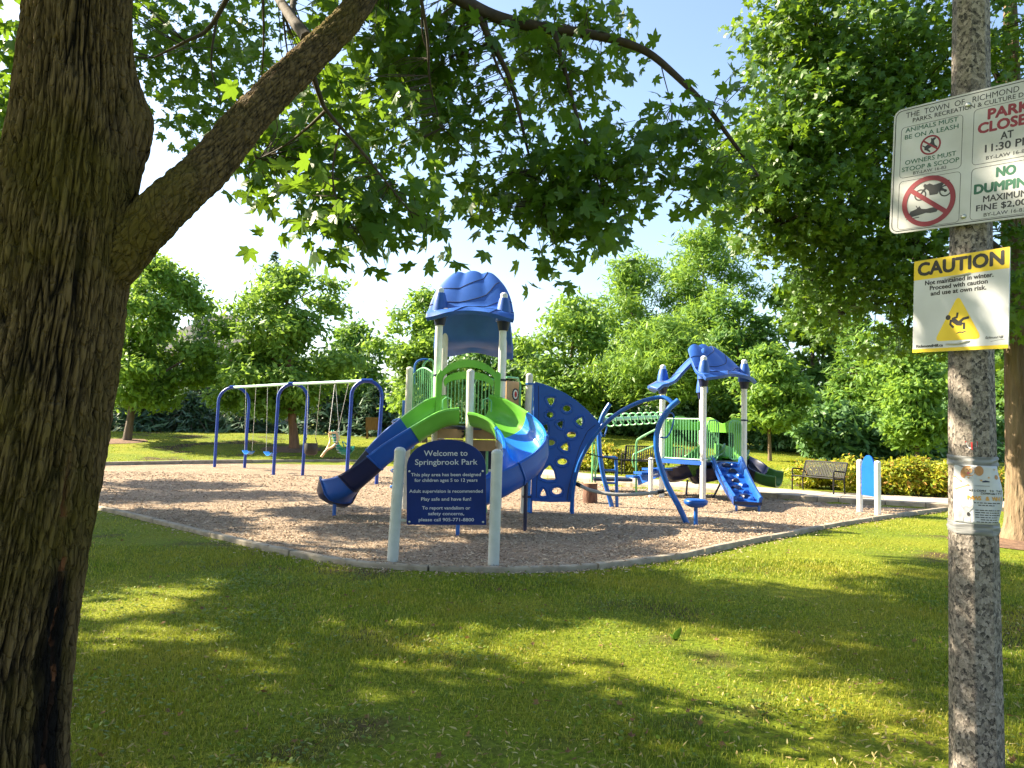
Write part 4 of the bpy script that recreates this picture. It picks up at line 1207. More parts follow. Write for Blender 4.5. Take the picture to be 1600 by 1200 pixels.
YP = 3.5
p0 = W(1526, 1200, YP); p1 = W(1517, 560, YP); p2 = W(1517, 0, YP)
LP = thing('light_pole', 'tall speckled concrete light pole carrying notices', 'light pole', (p0.x + .004, YP, 0))
zs_ = [0.0, p0.z, p1.z, p2.z, 7.0]
def pole_c(z):
    t = (z - p1.z) / (p2.z - p1.z)
    if z < p1.z:
        t = (z - p0.z) / (p1.z - p0.z); return Vector((p0.x + (p1.x - p0.x) * t, YP, z))
    return Vector((p1.x + (p2.x - p1.x) * t, YP, z))
def pole_r(z):
    return .1085 - (z - p0.z) * (.1085 - .076) / (p2.z - p0.z)
NF = 8; OFFA = R(-121)                # an edge of the octagon towards the camera
rows = []
for i in range(36):
    z = 7.2 * i / 35
    c = pole_c(z); r_ = pole_r(z)
    ring = []
    for k in range(NF):
        a_ = OFFA + k * 2 * math.pi / NF
        for da in (-.035, .035):
            ring.append((c.x + r_ * math.cos(a_ + da), c.y + r_ * math.sin(a_ + da), z))
    rows.append(ring)
mb = MB(); mb.grid(rows, closed_u=True); mb.build('pole_shaft', M['aggregate'], LP, smooth=20)

def frame_obj(o, center, right, tilt=0.0):
    """o's local x = right (as read), y = up, z = out of the face"""
    x = Vector(right).normalized(); up = Vector((0, 0, 1)); n_ = x.cross(up).normalized()
    Mx = Matrix((x, up, n_)).transposed().to_4x4()
    Mx = Mx @ Matrix.Rotation(tilt, 4, 'Z')
    o.matrix_world = Matrix.Translation(center) @ Mx

def flat(parent, polys, mt, name, z=.0006, th=.0004):
    me = curve_mesh(name, polys, th)
    o = link(name, me, parent, mt); o.location = (0, 0, z); return o

def stroke(pts, w):
    """outline of a stroked polyline with round-ish ends"""
    P_ = [Vector((x, y, 0)) for x, y in pts]
    ws = w if hasattr(w, '__len__') else [w] * len(P_)
    lft, rgt = [], []
    for i, p in enumerate(P_):
        t = (P_[min(i + 1, len(P_) - 1)] - P_[max(i - 1, 0)]).normalized(); n_ = Vector((-t.y, t.x, 0))
        lft.append(p + n_ * ws[i] / 2); rgt.append(p - n_ * ws[i] / 2)
    return [(q.x, q.y) for q in lft + rgt[::-1]]

# ---- park rules sign
ctrP = W(1511, 248, 3.40)
rightP = Vector((.2, -.24, 0))
PKS = bpy.data.objects.new('park_rules_sign', None); COL.objects.link(PKS)
tag(PKS, 'white park rules sign with red prohibition rings on the concrete pole', 'sign')
frame_obj(PKS, ctrP, rightP, R(-2.6))
Ws, Hs = .662, .60
me = curve_mesh('sign_board', [rrect(0, 0, Ws, Hs, .038)], .002, .0008, 1)
link('sign_board', me, PKS, M['sign_white'])
Z0 = .0032
def ring_line(parent, cx, cy, w, h, r, t, mt, name='border_line'):
    return flat(parent, [rrect(cx, cy, w, h, r), rrect(cx, cy, w - 2 * t, h - 2 * t, max(r - t, .001))], mt, name, Z0)
ring_line(PKS, 0, 0, Ws - .016, Hs - .016, .032, .0035, M['ink'])
bx = .158
for (cx, yb, yt) in ((-bx, -.037, .208), (-bx, -.285, -.052), (bx, -.037, .215), (bx, -.285, -.052)):
    ring_line(PKS, cx, (yb + yt) / 2, .272, yt - yb, .018, .0016, M['ink'])
def tx(s_, x, y, h, mt, w=None, bold=0, **k): text(PKS, s_, x, y, h, M[mt], w, bold, z=Z0, **k)
tx('THE  TOWN  OF   RICHMOND   HILL', .01, .262, .026, 'ink', .57)
tx('PARKS, RECREATION & CULTURE DEPT.', .012, .232, .020, 'ink', .51, .0002)
tx('ANIMALS MUST', -bx, .190, .021, 'ink_green', .232, .0002)
tx('BE ON A LEASH', -bx, .157, .021, 'ink_green', .236, .0002)
tx('OWNERS MUST', -bx, .034, .021, 'ink_green', .225, .0002)
tx('STOOP & SCOOP', -bx, .002, .021, 'ink_green', .252, .0002)
tx('BY-LAW 16-83', -bx, -.022, .014, 'ink', .145)
tx('PARK', bx, .178, .044, 'ink_red', .165, .0028)
tx('CLOSED', bx, .122, .044, 'ink_red', .236, .0028)
tx('AT', bx, .070, .032, 'ink', .05, .0010)
tx('11:30 PM', bx, .026, .033, 'ink', .178, .0010)
tx('BY-LAW 16-83', bx, -.015, .016, 'ink', .16)
tx('NO', bx, -.088, .040, 'ink_green', .078, .0028)
tx('DUMPING', bx, -.150, .040, 'ink_green', .248, .0028)
tx('MAXIMUM', bx, -.198, .028, 'ink', .17, .0007)
tx('FINE $2,000.', bx, -.235, .026, 'ink', .225, .0007)
tx('BY-LAW 16-83', bx, -.268, .016, 'ink', .16)
# serifs for the two display words
def dog(cx, cy, s):
    pts = [(-.9, -.15), (-.75, .2), (-.9, .55), (-.8, .6), (-.6, .25), (.2, .3), (.35, .55), (.45, .8), (.55, .6), (.9, .55), (.95, .35), (.6, .25), (.5, 0), (.45, -.3), (.6, -.75), (.45, -.8), (.25, -.3), (-.45, -.3), (-.35, -.75), (-.5, -.8), (-.7, -.35)]
    c, s_ = math.cos(R(28)), math.sin(R(28))
    return [(cx + s * (x * c - y * s_), cy + s * (x * s_ + y * c)) for x, y in pts]
flat(PKS, [dog(-bx, .097, .036)], M['ink'], 'dog_symbol', Z0)
def nosign(cx, cy, ro, ri, wd, zz):
    flat(PKS, [ell(cx, cy, ro, ro, 48), ell(cx, cy, ri, ri, 48)], M['ink_red'], 'prohibition_ring', zz)
    a_ = R(-38); l_ = ri * 1.04
    flat(PKS, [stroke([(cx - l_ * math.cos(a_), cy - l_ * math.sin(a_)), (cx + l_ * math.cos(a_), cy + l_ * math.sin(a_))], wd)], M['ink_red'], 'prohibition_bar', zz + .0003)
nosign(-bx, .097, .046, .038, .008, Z0 + .0006)
# motorcycle and snowmobile
mx_, my_ = -bx + .025, -.122
for (x, y, r_) in ((-.062, -.010, .027), (.048, -.008, .027)):
    flat(PKS, [ell(mx_ + x, my_ + y, r_, r_, 28), ell(mx_ + x, my_ + y, r_ - .006, r_ - .006, 24), ell(mx_ + x, my_ + y, .007, .007, 12)], M['ink'], 'motorcycle_symbol', Z0)
flat(PKS, [[(mx_ + x, my_ + y) for x, y in ((-.050, .030), (-.044, .040), (-.034, .034), (-.022, .038), (-.005, .028), (.012, .030), (.030, .034), (.062, .040), (.066, .036), (.040, .024), (.030, .012), (.050, -.004), (.048, -.010), (.022, -.004), (.014, -.018), (-.020, -.018), (-.024, .002), (-.036, .014), (-.058, -.008), (-.064, -.006), (-.044, .020))]], M['ink'], 'motorcycle_symbol', Z0)
sx_, sy_ = -bx - .018, -.210
flat(PKS, [[(sx_ + x, sy_ + y) for x, y in ((-.070, -.014), (-.060, .006), (-.034, .014), (-.020, .026), (-.012, .012), (.010, .008), (.030, .010), (.062, .012), (.066, .004), (.056, -.012), (.030, -.014), (.010, -.010), (-.02, -.016), (-.062, -.022), (-.086, -.020), (-.082, -.016))]], M['ink'], 'snowmobile_symbol', Z0)
flat(PKS, [stroke([(sx_ - .078, sy_ - .030), (sx_ - .02, sy_ - .026)], .004)], M['ink'], 'snowmobile_symbol', Z0)
flat(PKS, [stroke([(sx_ - .036, sy_ + .030), (sx_ - .026, sy_ + .012)], .003)], M['ink'], 'snowmobile_symbol', Z0)
nosign(-bx, -.166, .118, .096, .021, Z0 + .0012)
for x, y in ((-.004, .245), (-.004, -.262)):
    mb = MB(); mb.lathe([(.012, .002), (.012, .005), (.009, .009), (.003, .011)], (x, y, 0), (0, 0, 1), 14); mb.build('bolt', M['steel'], PKS, local=True)

# ---- caution notice
tlc = W(1428, 412, 3.60); trc = W(1577, 383, 3.22); blc = W(1428, 553, 3.60); brc = W(1577, 542, 3.22)
ctrC = (tlc + trc + blc + brc) / 4
rightC = (trc - tlc); rightC.z = 0
CAU = bpy.data.objects.new('caution_sign', None); COL.objects.link(CAU)
tag(CAU, 'white and yellow caution notice with falling person triangle on the concrete pole', 'sign')
Wc = rightC.length; Hc = ((tlc - blc).length + (trc - brc).length) / 2
frame_obj(CAU, ctrC, rightC, R(-1.6))
link('notice_board', curve_mesh('notice_board', [rrect(0, 0, Wc, Hc, .004, 2)], .0022, .0004, 1), CAU, M['caution_white'])
Z1 = .0030
flat(CAU, [[(-Wc / 2, Hc / 2), (Wc / 2, Hc / 2), (Wc / 2, Hc * .29), (-Wc / 2, Hc * .29)]], M['yellow'], 'yellow_band', Z1)
flat(CAU, [[(-Wc / 2, -Hc / 2), (Wc / 2, -Hc / 2), (Wc / 2, -Hc / 2 + .016), (-Wc / 2, -Hc / 2 + .016)]], M['yellow'], 'yellow_band', Z1)
text(CAU, 'CAUTION', 0, Hc * .395, .058, M['ink'], Wc * .91, .0036, z=Z1 + .0008)
for s_, f, w in (('Not maintained in winter.', .255, .72), ('Proceed with caution', .315, .61), ('and use at own risk.', .375, .585)):
    text(CAU, s_, -.005, Hc * (.5 - f), .020, M['ink'], Wc * w, .0009, z=Z1)
tri = [(0, .5), (-.5, -.5), (.5, -.5)]
def round_tri(cx, cy, w, h, r):
    P_ = [Vector((cx, cy + h / 2, 0)), Vector((cx - w / 2, cy - h / 2, 0)), Vector((cx + w / 2, cy - h / 2, 0))]
    out = []
    for k in range(3):
        a_, b_, c_ = P_[k - 1], P_[k], P_[(k + 1) % 3]
        p0_ = b_ + (a_ - b_).normalized() * r; p2_ = b_ + (c_ - b_).normalized() * r
        for i in range(6):
            t = i / 5; q = (1 - t) ** 2 * p0_ + 2 * t * (1 - t) * b_ + t * t * p2_; out.append((q.x, q.y))
    return out
ty = Hc * (.5 - .655)
flat(CAU, [round_tri(-.002, ty, Wc * .50, Hc * .47, .03)], M['yellow'], 'warning_triangle', Z1)
fs = Wc / 1.0
man = []
def mp_(x, y): return ((x - 600) / 900 * Wc - .002, -(y - 775) / 910 * Hc + ty + .0)
flat(CAU, [ell(*mp_(508, 768), .0115, .0115, 20)], M['ink'], 'falling_person', Z1 + .0008)
for pts, w in (([(545, 785), (600, 830), (640, 835)], .021), ([(545, 785), (590, 770), (598, 728)], .010), ([(535, 790), (530, 835), (562, 868)], .010), ([(610, 825), (655, 790), (705, 782)], .0115), ([(625, 838), (660, 835), (660, 890)], .0115)):
    flat(CAU, [stroke([mp_(*p) for p in pts], w)], M['ink'], 'falling_person', Z1 + .0006 + .0001 * len(man)); man.append(1)
flat(CAU, [stroke([mp_(*p) for p in ((590, 925), (620, 914), (650, 918), (688, 906))], [.002, .006, .007, .002])], M['ink'], 'falling_person', Z1 + .0007)
text(CAU, 'RichmondHill.ca', -Wc * .31, -Hc * .435, .0125, M['ink'], Wc * .30, .0006, z=Z1)
text(CAU, 'Richmond Hill', Wc * .36, -Hc * .385, .012, M['ink'], Wc * .18, 0, z=Z1, shear=.5)
flat(CAU, [stroke([(Wc * .33, -Hc * .425), (Wc * .40, -Hc * .412), (Wc * .47, -Hc * .408)], .0012)], M['ink'], 'signature_line', Z1)
for y, dip in ((Hc * .280, .0), (-Hc * .418, -.006)):
    mb = MB(); mb.tube([(-.055, y - .004, .0), (-.045, y - .004, .006), (0, y + dip, .008), (.045, y + .004, .006), (.055, y + .004, .0)], .0035, 7); mb.build('fixing_strap', M['steel'], CAU, local=True)
# steel plate stencilled below the notice
# ---- paper flyer taped to the pole
def pole_face(ang, z, lift=0.0):
    """point on the octagon at an angle from the camera-side edge"""
    c = pole_c(z); r_ = pole_r(z)
    k = (ang) / (2 * math.pi / NF); k0 = math.floor(k); f = k - k0
    a0 = OFFA + k0 * 2 * math.pi / NF; a1 = a0 + 2 * math.pi / NF
    pA_ = Vector((math.cos(a0), math.sin(a0), 0)); pB_ = Vector((math.cos(a1), math.sin(a1), 0))
    q = pA_.lerp(pB_, f)
    return c + q * r_ + q.normalized() * lift
zt = W(1520, 728, YP - .1).z; zb = W(1520, 820, YP - .1).z
FL_ = thing('paper_flyer', 'white paper dog walking flyer taped round the concrete pole', 'flyer', pole_c((zt + zb) / 2))
A0_, A1_ = R(-46), R(76)
def fl(u, v, lift=0.0):
    """u 0..1 across, v 0..1 down"""
    ang = A0_ + (A1_ - A0_) * u
    bul = .010 * math.sin(math.pi * v) ** 1.5 * sm(.7, 1.0, u)
    return pole_face(ang, zt + (zb - zt) * v + .012 * (1 - u) * .3, .004 + .003 * math.sin(3 * v + 2 * u) ** 2 + float(bul) * 2.2 + lift)
mb = MB(); mb.grid([[fl(u / 26, v / 20) for u in range(27)] for v in range(21)]); fo = mb.build('flyer_sheet', M['paper'], FL_, smooth=60)
sd_ = fo.modifiers.new('thick', 'SOLIDIFY'); sd_.thickness = .0012; sd_.offset = 0
def fprint(poly, mt, name, k=1):
    """flat print that follows the sheet: triangulated fan laid on it"""
    me = curve_mesh(name, [poly], 0)
    bmv = [fl(min(max(v.co.x, 0.005), .995), min(max(1 - v.co.y, 0.005), .995), .0016 + .0004 * k) for v in me.vertices]
    w0 = worg(FL_)
    for v, q in zip(me.vertices, bmv): v.co = q - w0
    me.materials.append(mt); me.update()
    link(name, me, fo).location = (0, 0, 0)
def fe(cx, cy, rx, ry, a=0, n=16): return [(cx + rx * math.cos(6.283 * k / n) * math.cos(a) - ry * math.sin(6.283 * k / n) * math.sin(a), 1 - (cy + rx * math.cos(6.283 * k / n) * math.sin(a) + ry * math.sin(6.283 * k / n) * math.cos(a))) for k in range(n)]
def fs_(pts, w): return [(x, 1 - y) for x, y in stroke(pts, w)]
# curly dog face at the top, its ears, bones
fprint(fe(.30, .10, .13, .09), M['print_brown'], 'dog_print', 1)
fprint(fe(.20, .15, .055, .075), M['print_brown'], 'dog_print', 2)
fprint(fe(.50, .09, .085, .085), M['print_brown'], 'dog_print', 2)
fprint(fe(.30, .09, .075, .06), M['print_tan'], 'dog_print', 3)
fprint(fe(.30, .135, .028, .018), M['print_pink'], 'dog_print', 4)
for x, y in ((.30, .10), (.275, .075), (.33, .075)): fprint(fe(x, y, .013, .010, n=8), M['ink'], 'dog_print', 4)
for (x0_, y0_, x1_, y1_) in ((.03, .21, .15, .28), (.30, .215, .54, .25), (.68, .20, .84, .06), (.06, .42, .29, .34)):
    fprint(fs_([(x0_, y0_), (x1_, y1_)], .016), M['print_tan'], 'bone_print', 1)
    for q in ((x0_, y0_), (x1_, y1_)): fprint(fe(*q, .022, .016, n=8), M['print_tan'], 'bone_print', 2)
fprint(fs_([(.56, .275), (.62, .265), (.70, .27)], [.02, .035, .015]), M['navy'], 'logo_print', 1)
fprint(fe(.88, .19, .05, .04), M['print_brown'], 'dog_print', 1)
for y, xa, xb in ((.345, .42, .70), ):
    fprint(fs_([(xa, y), (xb, y)], .016), M['print_grey'], 'small_print', 1)
for y, xa, xb in ((.635, .40, .93), (.675, .48, .80), (.76, .42, .95), (.80, .42, .93), (.84, .42, .97), (.88, .42, .90), (.92, .52, .90), (.96, .44, .94)):
    x = xa
    while x < xb:
        w = rng.uniform(.03, .09); fprint(fs_([(x, y), (min(x + w, xb), y)], .014), M['ink'], 'small_print', 1); x += w + .018
# grey bulldog puppy
fprint([(x, 1 - y) for x, y in ((.10, .95), (.08, .85), (.12, .78), (.20, .775), (.24, .80), (.30, .82), (.33, .9), (.33, .97), (.27, .97), (.26, .90), (.20, .90), (.19, .97), (.13, .97))], M['print_grey'], 'puppy_print', 1)
fprint(fe(.26, .755, .075, .055), M['print_grey'], 'puppy_print', 2)
fprint([(x, 1 - y) for x, y in ((.14, .68), (.20, .74), (.21, .78), (.15, .73))], M['print_grey'], 'puppy_print', 3)
fprint([(x, 1 - y) for x, y in ((.37, .67), (.30, .73), (.33, .77), (.38, .72))], M['print_grey'], 'puppy_print', 3)
fprint(fe(.29, .84, .03, .035), M['ink'], 'puppy_print', 3)
# curved lettering on the flyer: one letter at a time follows the sheet
def flyer_text(s_, u0, u1, v, h, mt, bold=0):
    n_ = len(s_)
    for i, ch in enumerate(s_):
        if ch == ' ': continue
        u = u0 + (u1 - u0) * (i + .5) / n_
        p = fl(u, v, .0022); px_ = fl(u + .02, v, .0022); pz = fl(u, v - .02, .0022)
        x_ = (px_ - p).normalized(); y_ = (pz - p).normalized(); z_ = x_.cross(y_).normalized(); y_ = z_.cross(x_)
        cu = bpy.data.curves.new('lettering', 'FONT'); cu.body = ch; cu.size = h / .7; cu.align_x = 'CENTER'; cu.align_y = 'CENTER'; cu.resolution_u = 2
        o = link('lettering', cu, fo, mt)
        Mx = Matrix((x_, y_, z_)).transposed().to_4x4(); Mx.translation = p - worg(FL_)
        o.matrix_basis = Mx; TEXTS.append((o, None, bold))
flyer_text('WELCOME TO THE', .30, .98, .43, .0085, M['ink'], .0004)
flyer_text('COMMUNITY', .52, .96, .475, .0085, M['ink'], .0004)
flyer_text('PAWS & WHI', .26, .98, .56, .017, M['print_orange'], .0010)
for (zc_, zh, lab) in ((zt + .020, .050, 'upper band of silver duct tape wrapped round the pole above the flyer'), (zb - .018, .052, 'lower band of silver duct tape wrapped round the pole below the flyer')):
    rows = []
    t_ = thing('duct_tape', lab, 'tape', pole_c(zc_), 'bands of tape on the pole')
    for j in range(9):
        v = j / 8 - .5
        row = []
        for k in range(64):
            ang = k / 64 * 2 * math.pi
            wr = .0018 * math.sin(40 * v + 2.5 * math.sin(ang * 2 + zc_ * 9)) + .0012 * math.sin(ang * 5 + 13 * v)
            row.append(pole_face(ang - math.pi, zc_ - zh * v + .006 * math.sin(ang * 1.0 + 1) * abs(v) * 2, .0050 + wr - .002 * (abs(v) * 2) ** 6))
        rows.append(row)
    mb = MB(); mb.grid(rows, closed_u=True); mb.build('tape_wrap', M['tape'], t_, smooth=60)
# torn remnant of a red and white sticker
zq = W(1515, 691, YP - .1).z
rs = thing('torn_sticker', 'torn scrap of red and white sticker on the pole edge', 'sticker', pole_c(zq))
w0 = worg(rs)
for poly, mt, lf in (([(-.28, 0), (.22, 0), (.20, -.022), (.0, -.026), (-.1, -.03), (-.2, -.02)], M['paper'], .0012), ([(-.30, .004), (.24, .004), (.24, -.003), (-.30, -.003)], M['sticker_red'], .002), ([(-.06, 0), (.02, 0), (.02, -.034), (-.04, -.030)], M['sticker_red'], .002), ([(.2, 0), (.24, 0), (.22, -.02), (.2, -.02)], M['sticker_red'], .002)):
    me = curve_mesh('sticker_scrap', [poly], 0)
    for v in me.vertices: v.co = pole_face(v.co.x * 1.0, zq + v.co.y, lf + .001) - w0
    me.materials.append(mt); link('sticker_scrap', me, rs)
# ------------------------------------------------------------------ foliage
def unit(a):
    return a / np.maximum(np.linalg.norm(a, axis=1, keepdims=True), 1e-9)

def leaf_frames(nrm, spin=None):
    """rotation matrices whose z is the leaf normal; y (the tip) droops"""
    n = len(nrm)
    nrm = unit(nrm)
    d = rng.normal(size=(n, 3)); d[:, 2] -= 0.7
    y = d - nrm * np.sum(d * nrm, 1, keepdims=True); y = unit(y)
    x = np.cross(y, nrm)
    return np.stack([x, y, nrm], 2)

# a maple leaf: lobed outline, folded along the midrib
half = [(90, 1.0), (80, .72), (73, .70), (62, .47), (52, .70), (40, .96), (31, .70), (22, .62), (12, .45), (2, .60), (-12, .68), (-26, .42), (-55, .36)]
outl_ = [(r_ * math.cos(R(a_)), r_ * math.sin(R(a_))) for a_, r_ in half]
outl_ = outl_ + [(0, -.12)] + [(-x, y) for x, y in outl_[:0:-1]]
MAPLE_V = [(0, .1, 0)] + [(x, y, -.28 * abs(x) ** 1.3 - .12 * max(y, 0) ** 2) for x, y in outl_]
nO = len(outl_)
MAPLE_F = [(0, 1 + (k + 1) % nO, 1 + k) for k in range(nO)]
half2 = [(90, 1.0), (64, .5), (40, .95), (12, .5), (-14, .66), (-50, .38)]
o2 = [(r_ * math.cos(R(a_)), r_ * math.sin(R(a_))) for a_, r_ in half2]
o2 = o2 + [(0, -.1)] + [(-x, y) for x, y in o2[:0:-1]]
MAPLE2_V = [(0, .1, 0)] + [(x, y, -.28 * abs(x) ** 1.3 - .12 * max(y, 0) ** 2) for x, y in o2]
n2_ = len(o2)
MAPLE2_F = [(0, 1 + (k + 1) % n2_, 1 + k) for k in range(n2_)]
# plain small leaf: two triangles folded at the midrib
LEAF_V = [(0, -.8, 0), (.42, 0, -.10), (0, 1, 0), (-.42, 0, -.10)]
LEAF_F = [(0, 1, 2), (0, 2, 3)]
NARROW_V = [(0, -1, 0), (.2, 0, -.05), (0, 1, -.1), (-.2, 0, -.05)]

ML = {}
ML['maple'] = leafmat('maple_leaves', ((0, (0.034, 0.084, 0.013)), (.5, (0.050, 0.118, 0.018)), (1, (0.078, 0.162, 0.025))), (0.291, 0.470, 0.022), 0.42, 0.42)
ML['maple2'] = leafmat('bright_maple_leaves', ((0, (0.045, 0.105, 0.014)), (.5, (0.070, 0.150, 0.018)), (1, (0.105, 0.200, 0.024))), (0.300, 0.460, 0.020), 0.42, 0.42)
ML['light'] = leafmat('light_green_leaves', ((0, (0.088, 0.182, 0.030)), (.5, (0.135, 0.257, 0.041)), (1, (0.203, 0.338, 0.054))), (0.405, 0.594, 0.068), 0.42, 0.5)
ML['mid'] = leafmat('mid_green_leaves', ((0, (0.056, 0.133, 0.028)), (.5, (0.087, 0.189, 0.036)), (1, (0.140, 0.266, 0.048))), (0.336, 0.532, 0.056), 0.38, 0.5)
ML['yellowish'] = leafmat('yellow_green_leaves', ((0, (0.098, 0.172, 0.016)), (.5, (0.149, 0.241, 0.021)), (1, (0.218, 0.310, 0.029))), (0.437, 0.529, 0.034), 0.42, 0.5)
ML['dark'] = leafmat('dark_green_leaves', ((0, (0.053, 0.123, 0.041)), (.5, (0.085, 0.182, 0.057)), (1, (0.134, 0.258, 0.074))), (0.267, 0.490, 0.068), 0.3, 0.5)
ML['spruce'] = leafmat('spruce_needles', ((0, (0.048, 0.099, 0.057)), (.5, (0.074, 0.142, 0.078)), (1, (0.113, 0.196, 0.109))), (0.174, 0.283, 0.109), 0.15, 0.55)
ML['shrub'] = leafmat('golden_shrub_leaves', ((0, (0.10, 0.18, 0.012)), (.40, (0.26, 0.32, 0.018)), (.82, (0.46, 0.43, 0.025)), (1, (0.46, 0.20, 0.05))), (0.5, 0.46, 0.03), 0.35, 0.5)

def lobe_points(lobes, n, shell=0.55):
    """random points in a set of ellipsoids (cx,cy,cz,rx,ry,rz), denser near their surfaces"""
    L_ = np.asarray(lobes, float)
    wgt = (L_[:, 3] * L_[:, 4] * L_[:, 5]) ** (2 / 3); wgt /= wgt.sum()
    k = rng.choice(len(L_), n, p=wgt)
    d = unit(rng.normal(size=(n, 3)))
    r_ = shell + (1 - shell) * rng.random(n) ** .6
    r_ = np.where(rng.random(n) < .22, rng.random(n) ** .5, r_)
    return L_[k, :3] + d * L_[k, 3:6] * r_[:, None], d, k

def foliage(lobes, clumps, per, spread, size, tv=LEAF_V, tf=LEAF_F, up=0.55, jitter=.75, name='crown', shell=.45, hollow=None):
    c, d, _ = lobe_points(lobes, clumps, shell)
    if hollow is not None:
        m = hollow(c); c = c[m]; d = d[m]
    n = len(c) * per
    off = rng.normal(size=(n, 3)) * spread; off[:, 2] *= .55
    P_ = np.repeat(c, per, 0) + off
    nr = np.repeat(d, per, 0) * .5 + np.array([0, 0, up]) + rng.normal(size=(n, 3)) * jitter * .6
    sz = size * rng.uniform(.65, 1.3, n)
    me = stamp(name, tv, tf, P_, leaf_frames(nr), sz)
    me.shade_flat()
    return me

def auto_lobes(c, H, zb, Rw, k, shape='round', depth=1.0):
    """flattened boughs of a crown standing at c: total height H, crown from zb up, half width Rw"""
    out = []
    Rw = Rw * 1.08
    k = int(k * 2.0)
    for i in range(k):
        t = (i + .5) / k
        z = zb + (H - zb) * t
        if shape == 'round': w = math.sin(math.pi * (0.16 + .78 * t)) ** .62
        elif shape == 'cone': w = 1.05 * (1 - t) ** .75 + .08
        else: w = math.sin(math.pi * min(1, .22 + .74 * t)) ** .5
        a_ = i * 2.4 + random.uniform(-.6, .6)
        rr = Rw * w
        lr = Rw * random.uniform(.20, .36) * (1 - .35 * t)
        q = max(rr - lr * .8, 0) * (random.uniform(.45, 1.12) if i % 3 else random.uniform(.1, .5))
        out.append((c[0] + q * math.cos(a_), c[1] + q * math.sin(a_) * depth, min(z + random.uniform(-.25, .25) - .12 * q, H - lr * .3), lr, lr, lr * random.uniform(.40, .62)))
    return out

def limbs(mb, base, top, r0, lobes, nl, zb, z0=-.3, wob=.12, seg=9):
    b_ = Vector(base); t_ = Vector(top)
    pts = []
    for i in range(9):
        f = i / 8
        p = b_.lerp(t_, f) + Vector((wob * math.sin(f * 5 + b_.x), wob * math.cos(f * 4 + b_.y), 0)) * f
        if i == 0: p.z += z0
        pts.append(p)
    mb.tube(pts, [r0 * (1.25 if i == 0 else 1) * (1 - .085 * i) for i in range(9)], seg)
    H_ = t_.z - b_.z
    ls = sorted(lobes, key=lambda q: q[2])
    for i in range(nl):
        l = ls[int(i * len(ls) / nl)]
        e = Vector(l[:3])
        hz = max(zb * .75 + b_.z, min(e.z - .55 * (Vector((e.x, e.y, 0)) - Vector((b_.x, b_.y, 0))).length, t_.z - .3))
        f = min(max((hz - b_.z) / H_, .2), .95)
        s = b_.lerp(t_, f)
        mid = s.lerp(e, .5) + Vector((random.uniform(-.2, .2), random.uniform(-.2, .2), .2))
        rr = r0 * (1 - .75 * f) * .55
        mb.tube(catmull([s, mid, e], 6), [rr * (1 - .11 * k) for k in range(7)], 6)

tree_n = [0]
def tree(px, py_top, w_px, Y, label, leaf='mid', shape='round', zb=1.6, n=1000, per=10, size=.17, spread=.28, name='tree', group='trees round the edge of the park', trunk='trunk', r0=.16, dx=0, k=20, lob=None, tf=LEAF_F, base_px=None, nl=9, tv=LEAF_V, up=.55):
    top = W(px, py_top, Y)
    x = W(base_px if base_px else px, 700, Y).x
    z0 = gz1(x, Y)
    Rw = w_px / 2 / FPX * Y
    t = thing(name, label, 'tree', (x, Y, z0), group)
    lobes = auto_lobes((top.x, Y, 0), top.z, z0 + zb, Rw, k, shape)
    mb = MB(); limbs(mb, (x, Y, z0), (top.x, Y, z0 + (top.z - z0) * .82), r0, lobes, nl, zb)
    mb.build('trunk', M[trunk], t, smooth=60)
    me = foliage(lobes, n, per, spread, size, tv, up=up)
    me.transform(Matrix.Translation(-Vector(t.location)))
    o = link('crown', me, t, ML[leaf]); o['kind'] = 'stuff'
    return t

def conifer(px, py_top, w_px, Y, label, zb=.2, n=60, name='spruce_tree', leaf='spruce', size=.26, droop=.35, group='trees round the edge of the park', per=26, r0=.14):
    top = W(px, py_top, Y)
    z0 = gz1(top.x, Y); H = top.z - z0
    Rw = w_px / 2 / FPX * Y
    t = thing(name, label, 'tree', (top.x, Y, z0), group)
    mb = MB(); mb.tube([(top.x, Y, z0 - .3), (top.x, Y, z0 + H * .5), (top.x, Y, top.z)], [r0, r0 * .6, .02], 8)
    P_, Nn = [], []
    for i in range(n):
        f = (i + .5) / n
        z = zb + (H - zb) * f
        Lb = Rw * (1 - f) ** .85 * random.uniform(.75, 1.12) + .12
        a_ = i * 2.399
        e = Vector((math.cos(a_) * Lb, math.sin(a_) * Lb, -droop * Lb * .6 + .10 * Lb))
        mb.tube([(top.x, Y, z0 + z), (top.x + e.x * .5, Y + e.y * .5, z0 + z - .02), (top.x + e.x, Y + e.y, z0 + z + e.z)], [.03 * (1 - f) + .008, .02 * (1 - f) + .006, .004], 4, cap=False)
        m_ = max(6, int(per * (Lb / Rw + .25)))
        s_ = rng.random(m_) ** .7
        q = np.stack([e.x * s_, e.y * s_, z + e.z * s_], 1)
        wdt = .30 * Lb * (1 - s_ * .7)
        side = rng.normal(size=m_) * wdt
        q += np.stack([-math.sin(a_) * side, math.cos(a_) * side, rng.normal(size=m_) * .05 - np.abs(side) * .15], 1)
        P_.append(q)
        Nn.append(np.tile([e.x * .2, e.y * .2, 1.0], (m_, 1)) + rng.normal(size=(m_, 3)) * .45)
    mb.build('trunk', M['trunk'], t, smooth=60)
    P_ = np.concatenate(P_); Nn = np.concatenate(Nn)
    me = stamp('crown', NARROW_V, LEAF_F, P_, leaf_frames(Nn), size * rng.uniform(.7, 1.3, len(P_)))
    me.shade_flat()
    o = link('crown', me, t, ML[leaf]); o['kind'] = 'stuff'
    return t

